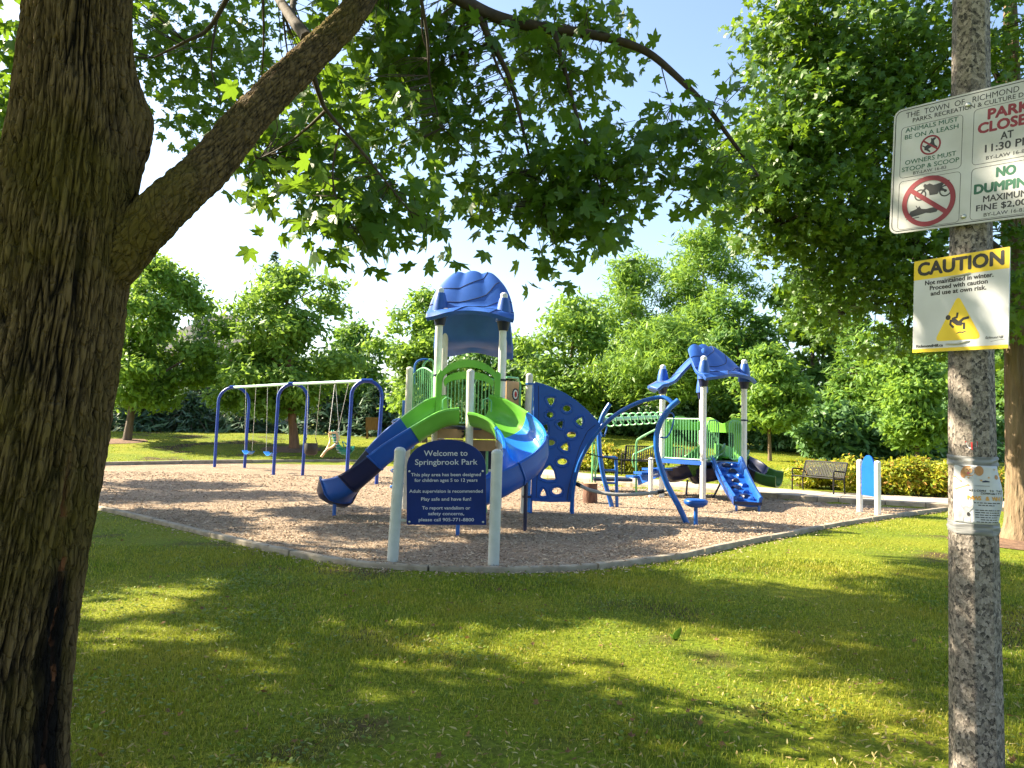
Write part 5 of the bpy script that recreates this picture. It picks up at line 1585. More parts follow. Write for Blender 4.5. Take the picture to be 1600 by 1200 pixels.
# ---- trees across the back of the park
tree(243, 408, 205, 33.5, 'broad bright tree on the back lawn left of the swings', 'light', 'round', 2.0, 1500, 11, .17, base_px=197, r0=.17, spread=.30)
tree(446, 418, 235, 32.5, 'rounded bright tree standing behind the middle swing arch', 'light', 'round', 1.9, 1600, 11, .17, base_px=461, r0=.20, spread=.30, trunk='wood')
tree(662, 458, 150, 36, 'bright green tree rising just left of the big tower roof', 'light', 'round', 1.5, 1100, 10, .18)
tree(556, 508, 120, 44, 'dark thin tree between the swings and the big tower', 'mid', 'round', 1.2, 700, 7, .22, spread=.42)
tree(893, 462, 195, 38, 'open branched tree right of the big tower with pale inner limbs', 'light', 'round', 1.6, 1000, 10, .17, nl=16, spread=.34, trunk='trunk_tan')
tree(990, 398, 130, 43, 'tall feathery pale green tree, left one of the tall pair', 'light', 'tall', 3.0, 1250, 13, .21, spread=.40, tv=NARROW_V)
tree(1098, 360, 190, 42, 'tallest feathery pale green tree above the low tower', 'light', 'tall', 2.5, 1700, 14, .21, spread=.40, tv=NARROW_V)
tree(1040, 505, 190, 34, 'pale green feathery tree low behind the ring beam', 'light', 'round', 2.2, 1300, 13, .19, r0=.2, spread=.36, tv=NARROW_V)
tree(1203, 548, 105, 27.5, 'slim young tree with pale trunk on the right slope', 'light', 'round', 1.3, 800, 10, .13, r0=.07, trunk='trunk_tan', spread=.2)
tree(1150, 470, 150, 37, 'mid green tree directly behind the low tower roof', 'mid', 'round', 1.0, 1000, 10, .18)
tree(1270, 420, 190, 40, 'dense mid green tree above the bench', 'mid', 'round', 1.0, 1300, 9, .25)
tree(1432, 560, 110, 25, 'small bright green tree beyond the yellow shrubs', 'light', 'tall', 1.1, 900, 10, .13, r0=.08, spread=.22)
tree(1560, 480, 150, 36, 'mid green tree glimpsed right of the concrete pole', 'mid', 'round', 1.6, 1100, 10, .2, r0=.22)
tree(1480, 470, 180, 44, 'dark tree deep behind the caution notice', 'dark', 'round', .8, 1200, 10, .22)
tree(1385, 520, 150, 30, 'yellow green tree between the larch and the concrete pole', 'light', 'round', 1.2, 1000, 10, .15, r0=.1)
tree(810, 535, 180, 46, 'dark green tree low behind the big tower', 'dark', 'round', .5, 1000, 10, .22)
tree(740, 520, 170, 47, 'dark green tree seen between the big tower posts', 'dark', 'round', .4, 800, 10, .22)
tree(120, 470, 160, 42, 'dark tree half hidden by the near maple trunk', 'mid', 'round', .8, 900, 10, .2)
tree(20, 440, 180, 38, 'green tree at the far left beyond the near maple', 'mid', 'round', .8, 1000, 10, .2)
conifer(1340, 470, 150, 31, 'feathery larch with reddish trunk behind the yellow shrubs', 1.4, 90, 'larch_tree', 'mid', .2, .2, per=46, r0=.12)
conifer(430, 392, 110, 58, 'pointed dark spruce top above the rounded bright tree', 2.0, 80, size=.34, per=34)
conifer(318, 470, 120, 46, 'dark spruce beside the house roof', 1.0, 80, size=.3, per=40)
conifer(505, 560, 150, 42, 'dark spruce low behind the right swing arch', .2, 80, size=.3, per=40)
for (px, w, Y, lab) in ((225, 150, 40, 'dark drooping spruce skirt behind the far left tree'), (300, 170, 41, 'dark drooping spruce between the two swing trees'), (385, 170, 42, 'dark drooping spruce behind the left swings'), (585, 150, 41, 'dark drooping spruce behind the right swing arch legs')):
    conifer(px, 590 + (px % 7) * 4, w, Y, lab, .1, 70, size=.3, per=44, droop=.7)
for (px, pt, w, Y, lf, lab) in ((1240, 610, 130, 33, 'dark', 'low dark tree behind the bench'), (1305, 640, 120, 29, 'dark', 'low dark tree behind the left of the yellow shrubs'), (1410, 640, 130, 29, 'dark', 'low dark tree behind the right of the yellow shrubs'), (1100, 600, 170, 40, 'dark', 'dark tree in the shade behind the low tower'), (960, 590, 160, 41, 'dark', 'dark tree in the shade behind the ring beam'), (1500, 640, 120, 33, 'dark', 'low dark tree behind the concrete pole')):
    tree(px, pt, w, Y, lab, lf, 'round', .3, 900, 10, .19, r0=.12)

# far wood closing the view
wl2 = []
for i in range(46):
    x = -48 + i * 2.2 + random.uniform(-.6, .6); y = 54 + random.uniform(-3, 4)
    h = random.uniform(4.2, 6.5)
    wl2.append((x, y, h * .45, 2.2, 1.8, h * .55))
me = foliage(wl2, 3800, 10, .45, .30, name='far_wood')
tag(link('far_wood', me, None, ML['dark']), 'dark belt of woodland closing the view behind the park trees', 'woodland', kind='stuff')

# ---- house glimpsed over the trees on the left
hc = W(352, 560, 62); zr_ = W(352, 492, 62).z; ze_ = W(352, 560, 62).z
HS = thing('house', 'brown brick house with grey hip roof behind the trees on the left', 'house', (hc.x, 62, gz1(hc.x, 62)))
hw, hd_ = 5.2, 5.0
mb = MB(); mb.box((hc.x, 62, ze_ / 2), (hw * 2, hd_ * 2, ze_)); mb.build('wall', M['brickwall'], HS, smooth=0)
mb = MB(); b0 = len(mb.v)
mb.v += [(hc.x - hw - .5, 62 - hd_ - .5, ze_ - .1), (hc.x + hw + .5, 62 - hd_ - .5, ze_ - .1), (hc.x + hw + .5, 62 + hd_ + .5, ze_ - .1), (hc.x - hw - .5, 62 + hd_ + .5, ze_ - .1), (hc.x - .8, 62, zr_), (hc.x + .8, 62, zr_)]
mb.f += [(0, 1, 5, 4), (1, 2, 5), (2, 3, 4, 5), (3, 0, 4), (3, 2, 1, 0)]
mb.build('roof', M['shingle'], HS, smooth=0)
mb = MB(); mb.box((hc.x - 2, 62 - hd_ - .03, ze_ - 1.6), (1.4, .08, 1.5)); w_o = mb.build('window', M['white_post'], HS, smooth=0)
mb = MB(); mb.box((hc.x - 2, 62 - hd_ - .08, ze_ - 1.6), (1.2, .04, 1.3)); mb.build('pane', M['navy'], w_o, smooth=0)

# ---- small board on posts under the trees
bq = W(583, 662, 37.5); zg = gz1(bq.x, 37.5)
WB = thing('wooden_board', 'small brown wooden board on two posts beyond the right swing arch', 'notice board', (bq.x, 37.5, zg))
mb = MB(); mb.box(bq, (.72, .06, .62)); mb.build('board', M['wood'], WB, smooth=0)
for s_ in (-.28, .28):
    mb = MB(); mb.box((bq.x + s_, 37.55, (zg + bq.z) / 2), (.10, .08, bq.z - zg + .2)); mb.build('board_post', M['wood'], WB, smooth=0)

# ---- golden shrubs behind the path
def shrub(x, y, w, h, label):
    z0 = gz1(x, y)
    t = thing('golden_shrub', label, 'shrub', (x, y, z0), 'golden leaved shrubs behind the path')
    lobes = [(x + random.uniform(-.4, .4) * w, y + random.uniform(-.3, .3) * w, z0 + h * random.uniform(.35, .72), w * .38, w * .34, h * .34) for _ in range(9)]
    lobes.append((x, y, z0 + h * .4, w * .5, w * .42, h * .42))
    me = foliage(lobes, 200, 9, .075, .068, up=.6, shell=.7)
    # upright shoots
    me.transform(Matrix.Translation(-Vector(t.location)))
    o = link('foliage', me, t, ML['shrub']); o['kind'] = 'stuff'
    mb = MB()
    for l in lobes[:7]:
        mb.tube([(x, y, z0 - .05), ((x + l[0]) / 2, (y + l[1]) / 2, z0 + h * .3), (l[0], l[1], l[2] + l[5] * .9)], [.014, .01, .005], 4)
    mb.build('stem', M['twig'], t)
    return t
sw = [(1264, 762, .75, 'golden shrub at the left end of the row, directly behind the bench back'), (1292, 765, .75, 'golden shrub behind the right half of the bench'), (1318, 769, .85, 'golden shrub at the right end of the bench'),
      (1334, 772, .85, 'golden shrub between the bench and the blue sign'), (1358, 776, .85, 'golden shrub behind the blue sign panel'), (1384, 779, .9, 'golden shrub just right of the blue sign'), (1406, 782, .9, 'second golden shrub right of the blue sign'),
      (1430, 785, .85, 'golden shrub third to the right of the blue sign'), (1454, 787, .85, 'golden shrub nearest left of the concrete pole'), (1478, 790, .8, 'golden shrub partly behind the left edge of the concrete pole'), (1510, 793, .8, 'golden shrub behind the concrete pole')]
for px, py, h, lab in sw:
    g_ = G(px, py, .12)
    d_ = float(path_dist(np.array([g_.x]), np.array([g_.y]))[0])
    q = g_ + pnor * max(0.0, PATH_W + (.55 if px > 1325 else 1.25) - d_)
    shrub(q.x, q.y, 1.05, h - .02, lab)
for px, py, Y, h, lab in ((935, 740, 25.2, .95, 'yellow green shrub behind the transfer platform'), (962, 742, 24.8, 1.0, 'yellow green shrub behind the climber ladder'), (905, 738, 26.2, .9, 'yellow green shrub seen past the climbing wall edge'), (1010, 745, 24.6, .7, 'yellow green shrub under the far bench')):
    q = W(px, py, Y); shrub(q.x, Y, 1.0, h, lab)
# ------------------------------------------------------------------ near maple: furrowed trunk, limb, hanging branches, leaves
m, nt, N, L, b = nodes_of('furrowed_maple_bark')
setin(b, Roughness=0.92, Specular_IOR_Level=0.2)
tc = N.new('ShaderNodeTexCoord')
at_ = N.new('ShaderNodeAttribute'); at_.attribute_name = 'ridge'
cr = N.new('ShaderNodeValToRGB')
for e, (p, c) in zip(cr.color_ramp.elements, ((0.18, (0.010, 0.007, 0.004)), (0.80, (0.135, 0.090, 0.040)))): e.position = p; e.color = rgba(c)
L.new(at_.outputs['Fac'], cr.inputs[0])
nz = N.new('ShaderNodeTexNoise'); nz.inputs['Scale'].default_value = 2.2; nz.inputs['Detail'].default_value = 6
L.new(tc.outputs['Object'], nz.inputs['Vector'])
mr = N.new('ShaderNodeMapRange'); mr.inputs['From Min'].default_value = .45; mr.inputs['From Max'].default_value = .62; mr.inputs['To Max'].default_value = .75
L.new(nz.outputs['Fac'], mr.inputs[0])
mx = N.new('ShaderNodeMixRGB'); mx.inputs[2].default_value = rgba((0.095, 0.072, 0.012))
L.new(mr.outputs[0], mx.inputs[0]); L.new(cr.outputs[0], mx.inputs[1])
wet = N.new('ShaderNodeAttribute'); wet.attribute_name = 'stain'
mx3 = N.new('ShaderNodeMixRGB'); mx3.inputs[2].default_value = rgba((0.005, 0.0035, 0.003))
L.new(wet.outputs['Fac'], mx3.inputs[0]); L.new(mx.outputs[0], mx3.inputs[1])
wd = N.new('ShaderNodeAttribute'); wd.attribute_name = 'wound'
mx4 = N.new('ShaderNodeMixRGB'); mx4.inputs[2].default_value = rgba((0.17, 0.065, 0.028))
L.new(wd.outputs['Fac'], mx4.inputs[0]); L.new(mx3.outputs[0], mx4.inputs[1])
L.new(mx4.outputs[0], b.inputs['Base Color'])
mp = N.new('ShaderNodeMapping'); mp.inputs['Scale'].default_value = (1, 1, .35); L.new(tc.outputs['Object'], mp.inputs[0])
n3 = N.new('ShaderNodeTexNoise'); n3.inputs['Scale'].default_value = 55; n3.inputs['Detail'].default_value = 6; n3.inputs['Roughness'].default_value = .7
L.new(mp.outputs[0], n3.inputs['Vector'])
nw = N.new('ShaderNodeTexNoise'); nw.inputs['Scale'].default_value = 9; nw.inputs['Detail'].default_value = 3
L.new(mp.outputs[0], nw.inputs['Vector'])
ad = N.new('ShaderNodeMixRGB'); ad.blend_type = 'ADD'; ad.inputs[0].default_value = .09
L.new(mp.outputs[0], ad.inputs[1]); L.new(nw.outputs['Color'], ad.inputs[2])
vb = N.new('ShaderNodeTexVoronoi'); vb.feature = 'DISTANCE_TO_EDGE'; vb.inputs['Scale'].default_value = 34
L.new(ad.outputs[0], vb.inputs['Vector'])
vr = N.new('ShaderNodeMapRange'); vr.inputs['From Max'].default_value = .12; L.new(vb.outputs['Distance'], vr.inputs[0])
mh = N.new('ShaderNodeMath'); mh.operation = 'MULTIPLY_ADD'; mh.inputs[1].default_value = .8
L.new(n3.outputs['Fac'], mh.inputs[0]); L.new(vr.outputs[0], mh.inputs[2])
bp = N.new('ShaderNodeBump'); bp.inputs['Strength'].default_value = .9; bp.inputs['Distance'].default_value = .010
L.new(mh.outputs[0], bp.inputs['Height']); L.new(bp.outputs[0], b.inputs['Normal'])
M['maple_bark'] = m

YT_ = 3.25
prof_px = [(1225, -45, 120), (1100, -30, 116), (1000, -16, 113), (740, 34, 111), (500, 80, 98), (330, 101, 100), (200, 115, 87), (0, 124, 75)]
prof_ = [(W(cx, y, YT_).z, W(cx, y, YT_).x, r_ / FPX * YT_) for y, cx, r_ in prof_px]
zsx = np.array([p[0] for p in prof_]); xsx = np.array([p[1] for p in prof_]); rsx = np.array([p[2] for p in prof_])
o_ = np.argsort(zsx); zsx, xsx, rsx = zsx[o_], xsx[o_], rsx[o_]
MPL = thing('maple_tree', 'big near maple with furrowed dark trunk and overhanging leafy limb', 'tree', (float(np.interp(.0, zsx, xsx)), YT_, 0))
def ridge(u, z, sc_=1.0):
    """bark furrows: long plates joining and parting"""
    wz = noise.noise((u * 1.2, z * .9, 3.1)) * .6
    a_ = noise.noise((u * 8.5 + wz * 1.6 + .35 * noise.noise((u * 5, z * 7, 9)) + .25 * noise.noise((u * 9, z * 3, 4)), z * 2.5 + wz, 1.7))
    b_ = noise.noise((u * 17 + wz * 3, z * 5.5, 5.2))
    r_ = 1 - min(1, abs(a_) * 4.2)
    r2 = 1 - min(1, abs(b_) * 3.4)
    f = 1 - max(r_ ** 1.2, .75 * r2 ** 1.5)            # 0 in a furrow, 1 on a plate
    f += .22 * noise.noise((u * 34, z * 18, 2.0))
    return f
NS, NZ = 460, 460
ztop = 8.5
zz = np.concatenate([np.linspace(-.1, 3.45, 430), np.linspace(3.5, ztop, NZ - 430)])
V = np.zeros((NZ, NS, 3)); RID = np.zeros((NZ, NS)); STN = np.zeros((NZ, NS)); WND = np.zeros((NZ, NS))
for i, z in enumerate(zz):
    cx = float(np.interp(z, zsx, xsx)); r0 = float(np.interp(z, zsx, rsx))
    if z > zsx[-1]:
        r0 = max(.06, rsx[-1] * (1 - (z - zsx[-1]) / 7.0)); cx = xsx[-1] + .10 * (z - zsx[-1])
    if z < .35: r0 *= 1 + .5 * (.35 - z) ** 1.5
    for k in range(NS):
        a_ = k / NS * 2 * math.pi
        ca, sa = math.cos(a_), math.sin(a_)
        # periodic coordinate round the trunk
        f = ridge(2.2 * (ca * 1.1 + 3) + 0, z) * max(0, abs(sa)) + ridge(2.2 * (sa * 1.1 + 9), z) * abs(ca) if False else ridge(a_ * 1.35 if a_ < math.pi * 1.5 else a_ * 1.35, z)
        da = ((a_ - R(24) + math.pi) % (2 * math.pi)) - math.pi
        burl = .072 * math.exp(-(da / .40) ** 2) * math.exp(-((z - 2.90) / (.15 if z > 2.90 else .20)) ** 2)
        dk = ((a_ - R(302) + math.pi) % (2 * math.pi)) - math.pi
        knot = math.exp(-((dk * .25) ** 2 + (z - 2.93) ** 2) / .010)
        stain = 0.0; wound = 0.0
        cs = R(346) + .10 * math.sin(z * 3) - .16 * (z - .6)
        ds = ((a_ - cs + math.pi) % (2 * math.pi)) - math.pi
        if z < 1.05:
            stain = max(0, 1 - abs(ds) / (.34 - .10 * z)) * min(1, (1.05 - z) * 4)
            stain = min(1, stain * 2.2 + .35 * noise.noise((a_ * 9, z * 5, 8))) if stain > 0 else 0
        if z < 1.5:
            dw = ds + .03 * math.sin(z * 11)
            if abs(dw) < .045: wound = (1 - (abs(dw) / .045) ** 2) * (1 if noise.noise((z * 5, 2.2, 1)) > -.18 else .1) * min(1, (1.5 - z) * 3)
        dep = .034 * (1 - .6 * knot)
        r_ = r0 + burl + dep * (f - .75) + .012 * noise.noise((ca * 2, sa * 2, z * 1.3)) + .02 * knot - .016 * wound - .008 * stain * (1 - wound)
        V[i, k] = (cx + r_ * ca, YT_ + r_ * sa, z)
        RID[i, k] = min(1, max(0, f)); STN[i, k] = max(0, min(1, stain)); WND[i, k] = wound
ii, jj = np.meshgrid(np.arange(NZ - 1), np.arange(NS), indexing='ij')
a = (ii * NS + jj).ravel(); bq_ = (ii * NS + (jj + 1) % NS).ravel()
F = np.stack([a, bq_, bq_ + NS, a + NS], 1)
V[..., 0] -= MPL.location.x; V[..., 1] -= MPL.location.y
me = np_mesh('trunk', V.reshape(-1, 3), F); me.shade_smooth()
for nm, arr in (('ridge', RID), ('stain', STN), ('wound', WND)):
    at = me.attributes.new(nm, 'FLOAT', 'POINT'); at.data.foreach_set('value', arr.ravel().astype(np.float32))
link('trunk', me, MPL, M['maple_bark'])

def bark_tube(mb_pts, rad, name, parent, ns=110, rep=5, amp=.016, n=260):
    P_ = catmull(mb_pts, n)
    rr = np.interp(np.linspace(0, 1, n + 1), np.linspace(0, 1, len(rad)), rad)
    V_ = np.zeros((n + 1, ns, 3)); RR = np.zeros((n + 1, ns))
    t0 = (P_[1] - P_[0]).normalized(); _, s, u = basis(t0)
    L_ = 0
    for i in range(n + 1):
        t = (P_[min(i + 1, n)] - P_[max(i - 1, 0)]).normalized(); s = (s - t * s.dot(t)).normalized(); u = t.cross(s)
        if i: L_ += (P_[i] - P_[i - 1]).length
        for k in range(ns):
            a_ = k / ns * 2 * math.pi
            f = 1 - min(1, abs(noise.noise((math.cos(a_) * 4.2, math.sin(a_) * 4.2, L_ * 7))) * 3.4) ** .8
            f2 = 1 - min(1, abs(noise.noise((math.cos(a_) * 8, math.sin(a_) * 8, L_ * 16 + 5))) * 3)
            f = 1 - max(.8 * f, .6 * f2) + .25 * noise.noise((math.cos(a_) * 16, math.sin(a_) * 16, L_ * 40))
            V_[i, k] = P_[i] + (s * math.cos(a_) + u * math.sin(a_)) * (rr[i] + amp * (f - .6) + rr[i] * .10 * noise.noise((math.cos(a_) * 1.5, math.sin(a_) * 1.5, L_ * 3)))
            RR[i, k] = f
    ii, jj = np.meshgrid(np.arange(n), np.arange(ns), indexing='ij')
    a = (ii * ns + jj).ravel(); b2 = (ii * ns + (jj + 1) % ns).ravel()
    o0 = worg(parent)
    me = np_mesh(name, (V_ - np.array(o0)).reshape(-1, 3), np.stack([a, b2, b2 + ns, a + ns], 1)); me.shade_smooth()
    at = me.attributes.new('ridge', 'FLOAT', 'POINT'); at.data.foreach_set('value', RR.ravel().astype(np.float32))
    return link(name, me, parent, M['maple_bark'])
limb_pts = [W(130, 470, 3.27), W(188, 402, 3.26), W(240, 342, 3.26), W(277, 305, 3.30), W(335, 253, 3.42), W(400, 174, 3.58), W(484, 88, 3.80), W(561, 8, 4.05), W(625, -110, 4.5), W(700, -260, 5.2)]
bark_tube(limb_pts, [.08, .094, .096, .091, .090, .084, .077, .069, .055, .015], 'limb', MPL)

BR = []          # branch skeletons for tying leaf sprays to
def branch(pts, r0, r1, mt='twig', seg=7, n=None):
    P_ = catmull(pts, n or 6 * (len(pts) - 1))
    mb = MB(); k = len(P_)
    mb.tube(P_, [r0 + (r1 - r0) * i / (k - 1) for i in range(k)], seg)
    BR.extend(P_)
    return mb.build('branch', M[mt], MPL, smooth=60)
branch([W(625, -110, 4.5), W(680, -30, 5.3), W(760, 20, 5.9), W(830, 40, 6.1), W(900, 50, 6.2), W(960, 62, 6.2), W(1012, 82, 6.2), W(1060, 122, 6.1), W(1105, 168, 6.0), W(1140, 215, 6.0), W(1185, 275, 6.0)], .06, .012, 'twig', 9)
branch([W(742, 14, 5.85), W(770, 70, 5.9), W(795, 120, 6.0), W(812, 180, 6.0), W(826, 240, 6.0), W(850, 320, 5.9)], .028, .006)
branch([W(755, 18, 5.9), W(772, 90, 5.9), W(800, 150, 5.9)], .018, .005)
branch([W(865, 45, 6.1), W(880, 100, 6.1), W(897, 165, 6.1), W(920, 240, 6.0), W(945, 320, 5.9)], .024, .006)
branch([W(655, -20, 5.0), W(668, 60, 5.2), W(672, 130, 5.4), W(690, 200, 5.6)], .014, .004)
branch([W(660, -20, 5.0), W(660, 50, 5.2), W(672, 90, 5.4)], .010, .004)
branch([W(484, 100, 3.8), W(500, 150, 3.9), W(512, 175, 4.0), W(560, 230, 4.2), W(600, 280, 4.3), W(640, 330, 4.3)], .016, .004)
branch([W(510, 172, 4.0), W(480, 200, 4.1), W(440, 230, 4.3), W(400, 250, 4.5)], .010, .003)
branch([W(530, 200, 4.1), W(520, 280, 4.2), W(540, 360, 4.2)], .008, .003)
branch([W(480, 60, 3.9), W(450, 20, 4.3), W(420, -30, 4.8), W(400, -90, 5.2)], .035, .02)
branch([W(455, 25, 4.3), W(465, -20, 4.6), W(500, -80, 5)], .02, .012)
branch([W(420, -110, 5.0), W(380, -50, 6.0), W(330, 40, 6.4), W(290, 65, 6.4), W(240, 90, 6.6)], .03, .008)
branch([W(410, -20, 5.5), W(412, 60, 5.6), W(408, 130, 5.8)], .012, .004)
branch([W(340, 20, 6.4), W(330, 100, 6.4), W(345, 160, 6.4)], .012, .004)
branch([W(440, 0, 5.5), W(446, 60, 5.6), W(455, 120, 5.7)], .010, .004)
branch([W(1030, 90, 6.2), W(1040, 130, 6.2), W(1050, 165, 6.1)], .006, .003)
branch([W(1070, 130, 6.1), W(1090, 150, 6.1), W(1130, 165, 6.0)], .006, .003)
branch([Vector((-1.72, 3.27, 4.75)), W(250, -190, 4.2), W(420, -110, 5.0), W(600, -80, 5.6), W(750, -60, 6.0)], .06, .03)

BRA = np.array([tuple(p) for p in BR])
# leaf masses of the overhanging branches: picture column, row, half width, half height, distance, leaf sprays
blobs = [(300, 70, 105, 80, 8.6, 100), (245, 45, 45, 55, 8.8, 30), (330, 170, 85, 75, 8.4, 66), (235, 140, 32, 60, 8.8, 22), (390, 60, 60, 80, 8.0, 48), (300, 225, 40, 22, 8.4, 10),
         (450, 235, 85, 60, 4.7, 40), (520, 320, 80, 62, 4.4, 34), (600, 300, 62, 70, 4.8, 28), (560, 205, 100, 85, 5.3, 52), (430, 290, 50, 30, 4.6, 12), (490, 170, 50, 55, 5.0, 20), (540, 372, 34, 22, 4.3, 8), (648, 345, 22, 40, 4.5, 8), (455, 382, 14, 5, 4.3, 1),
         (640, 90, 90, 110, 6.2, 66), (600, 20, 80, 60, 6.0, 34), (715, 120, 75, 100, 6.2, 60), (690, 205, 60, 48, 6.0, 26), (590, 130, 80, 80, 6.0, 36), (520, 40, 50, 60, 5.8, 22),
         (850, 60, 80, 60, 6.4, 44), (930, 40, 55, 55, 6.4, 26), (760, 190, 50, 40, 6.2, 14), (880, 120, 90, 60, 6.3, 44), (870, 265, 115, 75, 6.0, 84), (790, 300, 65, 55, 5.9, 34), (900, 335, 95, 45, 5.9, 44), (862, 402, 34, 22, 5.7, 9), (960, 270, 80, 75, 6.0, 48), (1000, 210, 60, 55, 6.0, 22), (960, 370, 40, 20, 5.8, 8),
         (1095, 205, 60, 50, 6.0, 24), (1120, 285, 48, 55, 6.0, 24), (1060, 260, 40, 40, 6.0, 12), (740, 345, 26, 18, 5.8, 6), (965, 90, 35, 30, 6.3, 9), (1150, 150, 40, 35, 6.2, 9),
         (12, 60, 26, 75, 5.6, 22), (8, 180, 18, 40, 5.6, 9), (-40, 120, 60, 120, 5.6, 30), (90, -60, 150, 50, 5.2, 30)]
LP_, LN_, LC_ = [], [], []
twm = MB()
for (px, py, rx, ry, Y, n_) in blobs:
    c = W(px, py, Y); ax_, az_ = rx / FPX * Y, ry / FPX * Y
    n_ = max(1, int(n_ * .52)) if n_ > 1 else 1
    d = unit(rng.normal(size=(n_, 3))) * (rng.random((n_, 1)) ** .45)
    ctrs = np.array(c) + d * np.array([ax_ * .95, min(.55, .5 * (ax_ + az_)) + .1, az_ * .92])
    for q in ctrs:
        j = np.argmin(((BRA - q) ** 2).sum(1)); s_ = Vector(BRA[j]); e = Vector(q)
        if (s_ - e).length < 1.3 and n_ > 1:
            mid = s_.lerp(e, .5) + Vector((random.uniform(-.06, .06), random.uniform(-.06, .06), .04))
            twm.tube([s_, mid, e], [.0045, .0035, .002], 3, cap=False)
        m_ = random.randint(6, 9) if n_ > 1 else 2
        off = rng.normal(size=(m_, 3)) * np.array([.13, .13, .10])
        LP_.append(q + off); LN_.append(np.array([0, -.40, .35]) + rng.normal(size=(m_, 3)) * .62)
P_ = np.concatenate(LP_); Nn = np.concatenate(LN_)
twm.build('twigs', M['twig'], MPL, smooth=0)['kind'] = 'stuff'
sz = rng.uniform(.056, .116, len(P_))
fr = leaf_frames(Nn)
# the leaves that show largest are objects of their own
rad = P_ - np.array([0, 0, CAMH]); depth = P_[:, 1]
pxx = 800 + FPX * P_[:, 0] / depth; pyy = 663 - FPX * (P_[:, 2] - CAMH) / depth
show = sz / depth * ((pxx > 5) & (pxx < 1595) & (pyy > 5))
order = np.argsort(-show)
big = order[:300]; rest = order[300:]
o0 = np.array(worg(MPL))
me = stamp('crown', MAPLE_V, MAPLE_F, P_[rest] - o0, fr[rest], sz[rest]); me.shade_flat()
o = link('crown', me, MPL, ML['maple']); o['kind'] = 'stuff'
shapes = []
for k in range(6):
    v = [(x * (1 + .06 * math.sin(k * 3 + y)), y, z * (1 + .5 * math.sin(k * 2.1)) + .10 * math.sin(x * 2.5 + k)) for x, y, z in MAPLE_V]
    me = bpy.data.meshes.new('leaf'); me.from_pydata(v, [], MAPLE_F); me.shade_flat(); me.materials.append(ML['maple']); shapes.append(me)
for i in big:
    o = link('leaf', shapes[int(rng.integers(6))], MPL)
    Mx = Matrix([list(fr[i][r_]) for r_ in range(3)]).to_4x4() @ Matrix.Scale(float(sz[i]), 4)
    Mx.translation = Vector(P_[i] - o0)
    o.matrix_local = Mx
# unseen rest of the maple's crown, with lobes added to shade signs and lawn
lob = [(-2.2, 4.5, 8.6, 3.0, 2.6, 2.0), (-4.8, 3.6, 8.2, 2.6, 2.2, 1.7), (-1.0, 6.2, 7.6, 2.0, 1.6, 1.2), (-2.0, 1.5, 8.5, 2.6, 2.2, 1.6), (-3.2, 3.6, 10.4, 2.6, 2.6, 1.6), (-2.8, 7.0, 9.6, 2.4, 1.8, 1.3), (-3.4, 4.9, 7.1, 1.2, 0.9, 0.8), (-3.4, 4.9, 7.1, 1.2, 0.9, 0.8), (1.5, 2.2, 8.4, 2.8, 2.6, 1.5), (2.2, -2.0, 7.6, 3.0, 2.8, 1.8), (-2.0, -2.0, 7.8, 3.2, 2.6, 2.0), (-5.2, -1.2, 6.8, 2.8, 2.6, 2.0), (0.2, -4.6, 6.4, 2.8, 2.2, 1.8), (4.4, 0.4, 7.2, 2.2, 2.4, 1.4)]
me = foliage(lob, 1750, 9, .25, .13, MAPLE2_V, MAPLE2_F, name='crown'); me.transform(Matrix.Translation(-Vector(o0)))
o = link('unseen_upper_crown', me, MPL, ML['maple']); o['kind'] = 'stuff'

# ------------------------------------------------------------------ right-hand maple
gb = G(1592, 846); RX, RY = 7.75, gb.y
RM = thing('maple_tree', 'sunlit maple behind the concrete pole with tan trunk and dense bright crown', 'tree', (RX, RY, 0))
mb = MB()
tp_ = [(RX, RY, -.2), (RX, RY, .05), (RX - .01, RY, .3), (RX - .02, RY, 1.0), (RX - .03, RY, 2.2), (RX - .05, RY, 3.6), (RX - .1, RY, 5.2), (RX - .1, RY, 7.5), (RX - .1, RY, 9.5)]
def rt_trunk():
    P2 = catmull(tp_, 80); rr = np.interp(np.linspace(0, 1, 81), np.linspace(0, 1, 9), [.38, .32, .245, .215, .20, .19, .16, .11, .05])
    rows = []
    for i, p in enumerate(P2):
        rows.append([(p.x + (rr[i] + .018 * (ridge(k / 90 * 6.283 * 1.3, p.z * .9) - .7) + (.05 * math.sin(k / 90 * 6.283 * 5) * max(0, .4 - p.z))) * math.cos(k / 90 * 6.283), p.y + (rr[i] + .018 * (ridge(k / 90 * 6.283 * 1.3, p.z * .9) - .7)) * math.sin(k / 90 * 6.283), p.z) for k in range(90)])
    m2 = MB(); m2.grid(rows, closed_u=True); return m2
rt_trunk().build('trunk', M['trunk_tan'], RM, smooth=80)
RBR = []
def rbranch(pts, r0, r1):
    P2 = catmull(pts, 5 * (len(pts) - 1)); k = len(P2)
    m2 = MB(); m2.tube(P2, [r0 + (r1 - r0) * i / (k - 1) for i in range(k)], 7); RBR.extend(P2); m2.build('branch', M['twig'], RM, smooth=60)
tr0 = lambda z: Vector((RX - .05, RY, z))
rbranch([tr0(4.2), W(1480, 330, 11.3), W(1390, 300, 11.2), W(1300, 245, 11), W(1230, 240, 10.6)], .07, .012)
rbranch([tr0(4.0), W(1450, 390, 11.4), W(1370, 330, 11.2), W(1290, 330, 11), W(1220, 350, 10.8)], .07, .012)
rbranch([tr0(3.6), W(1500, 420, 11.5), W(1420, 400, 11.5), W(1330, 400, 11.5), W(1270, 440, 11.5)], .06, .01)
rbranch([tr0(3.4), W(1480, 470, 11.5), W(1400, 470, 11.7), W(1320, 490, 11.8)], .05, .01)
rbranch([tr0(5.0), W(1470, 180, 11.2), W(1370, 120, 11), W(1280, 60, 10.8)], .07, .012)
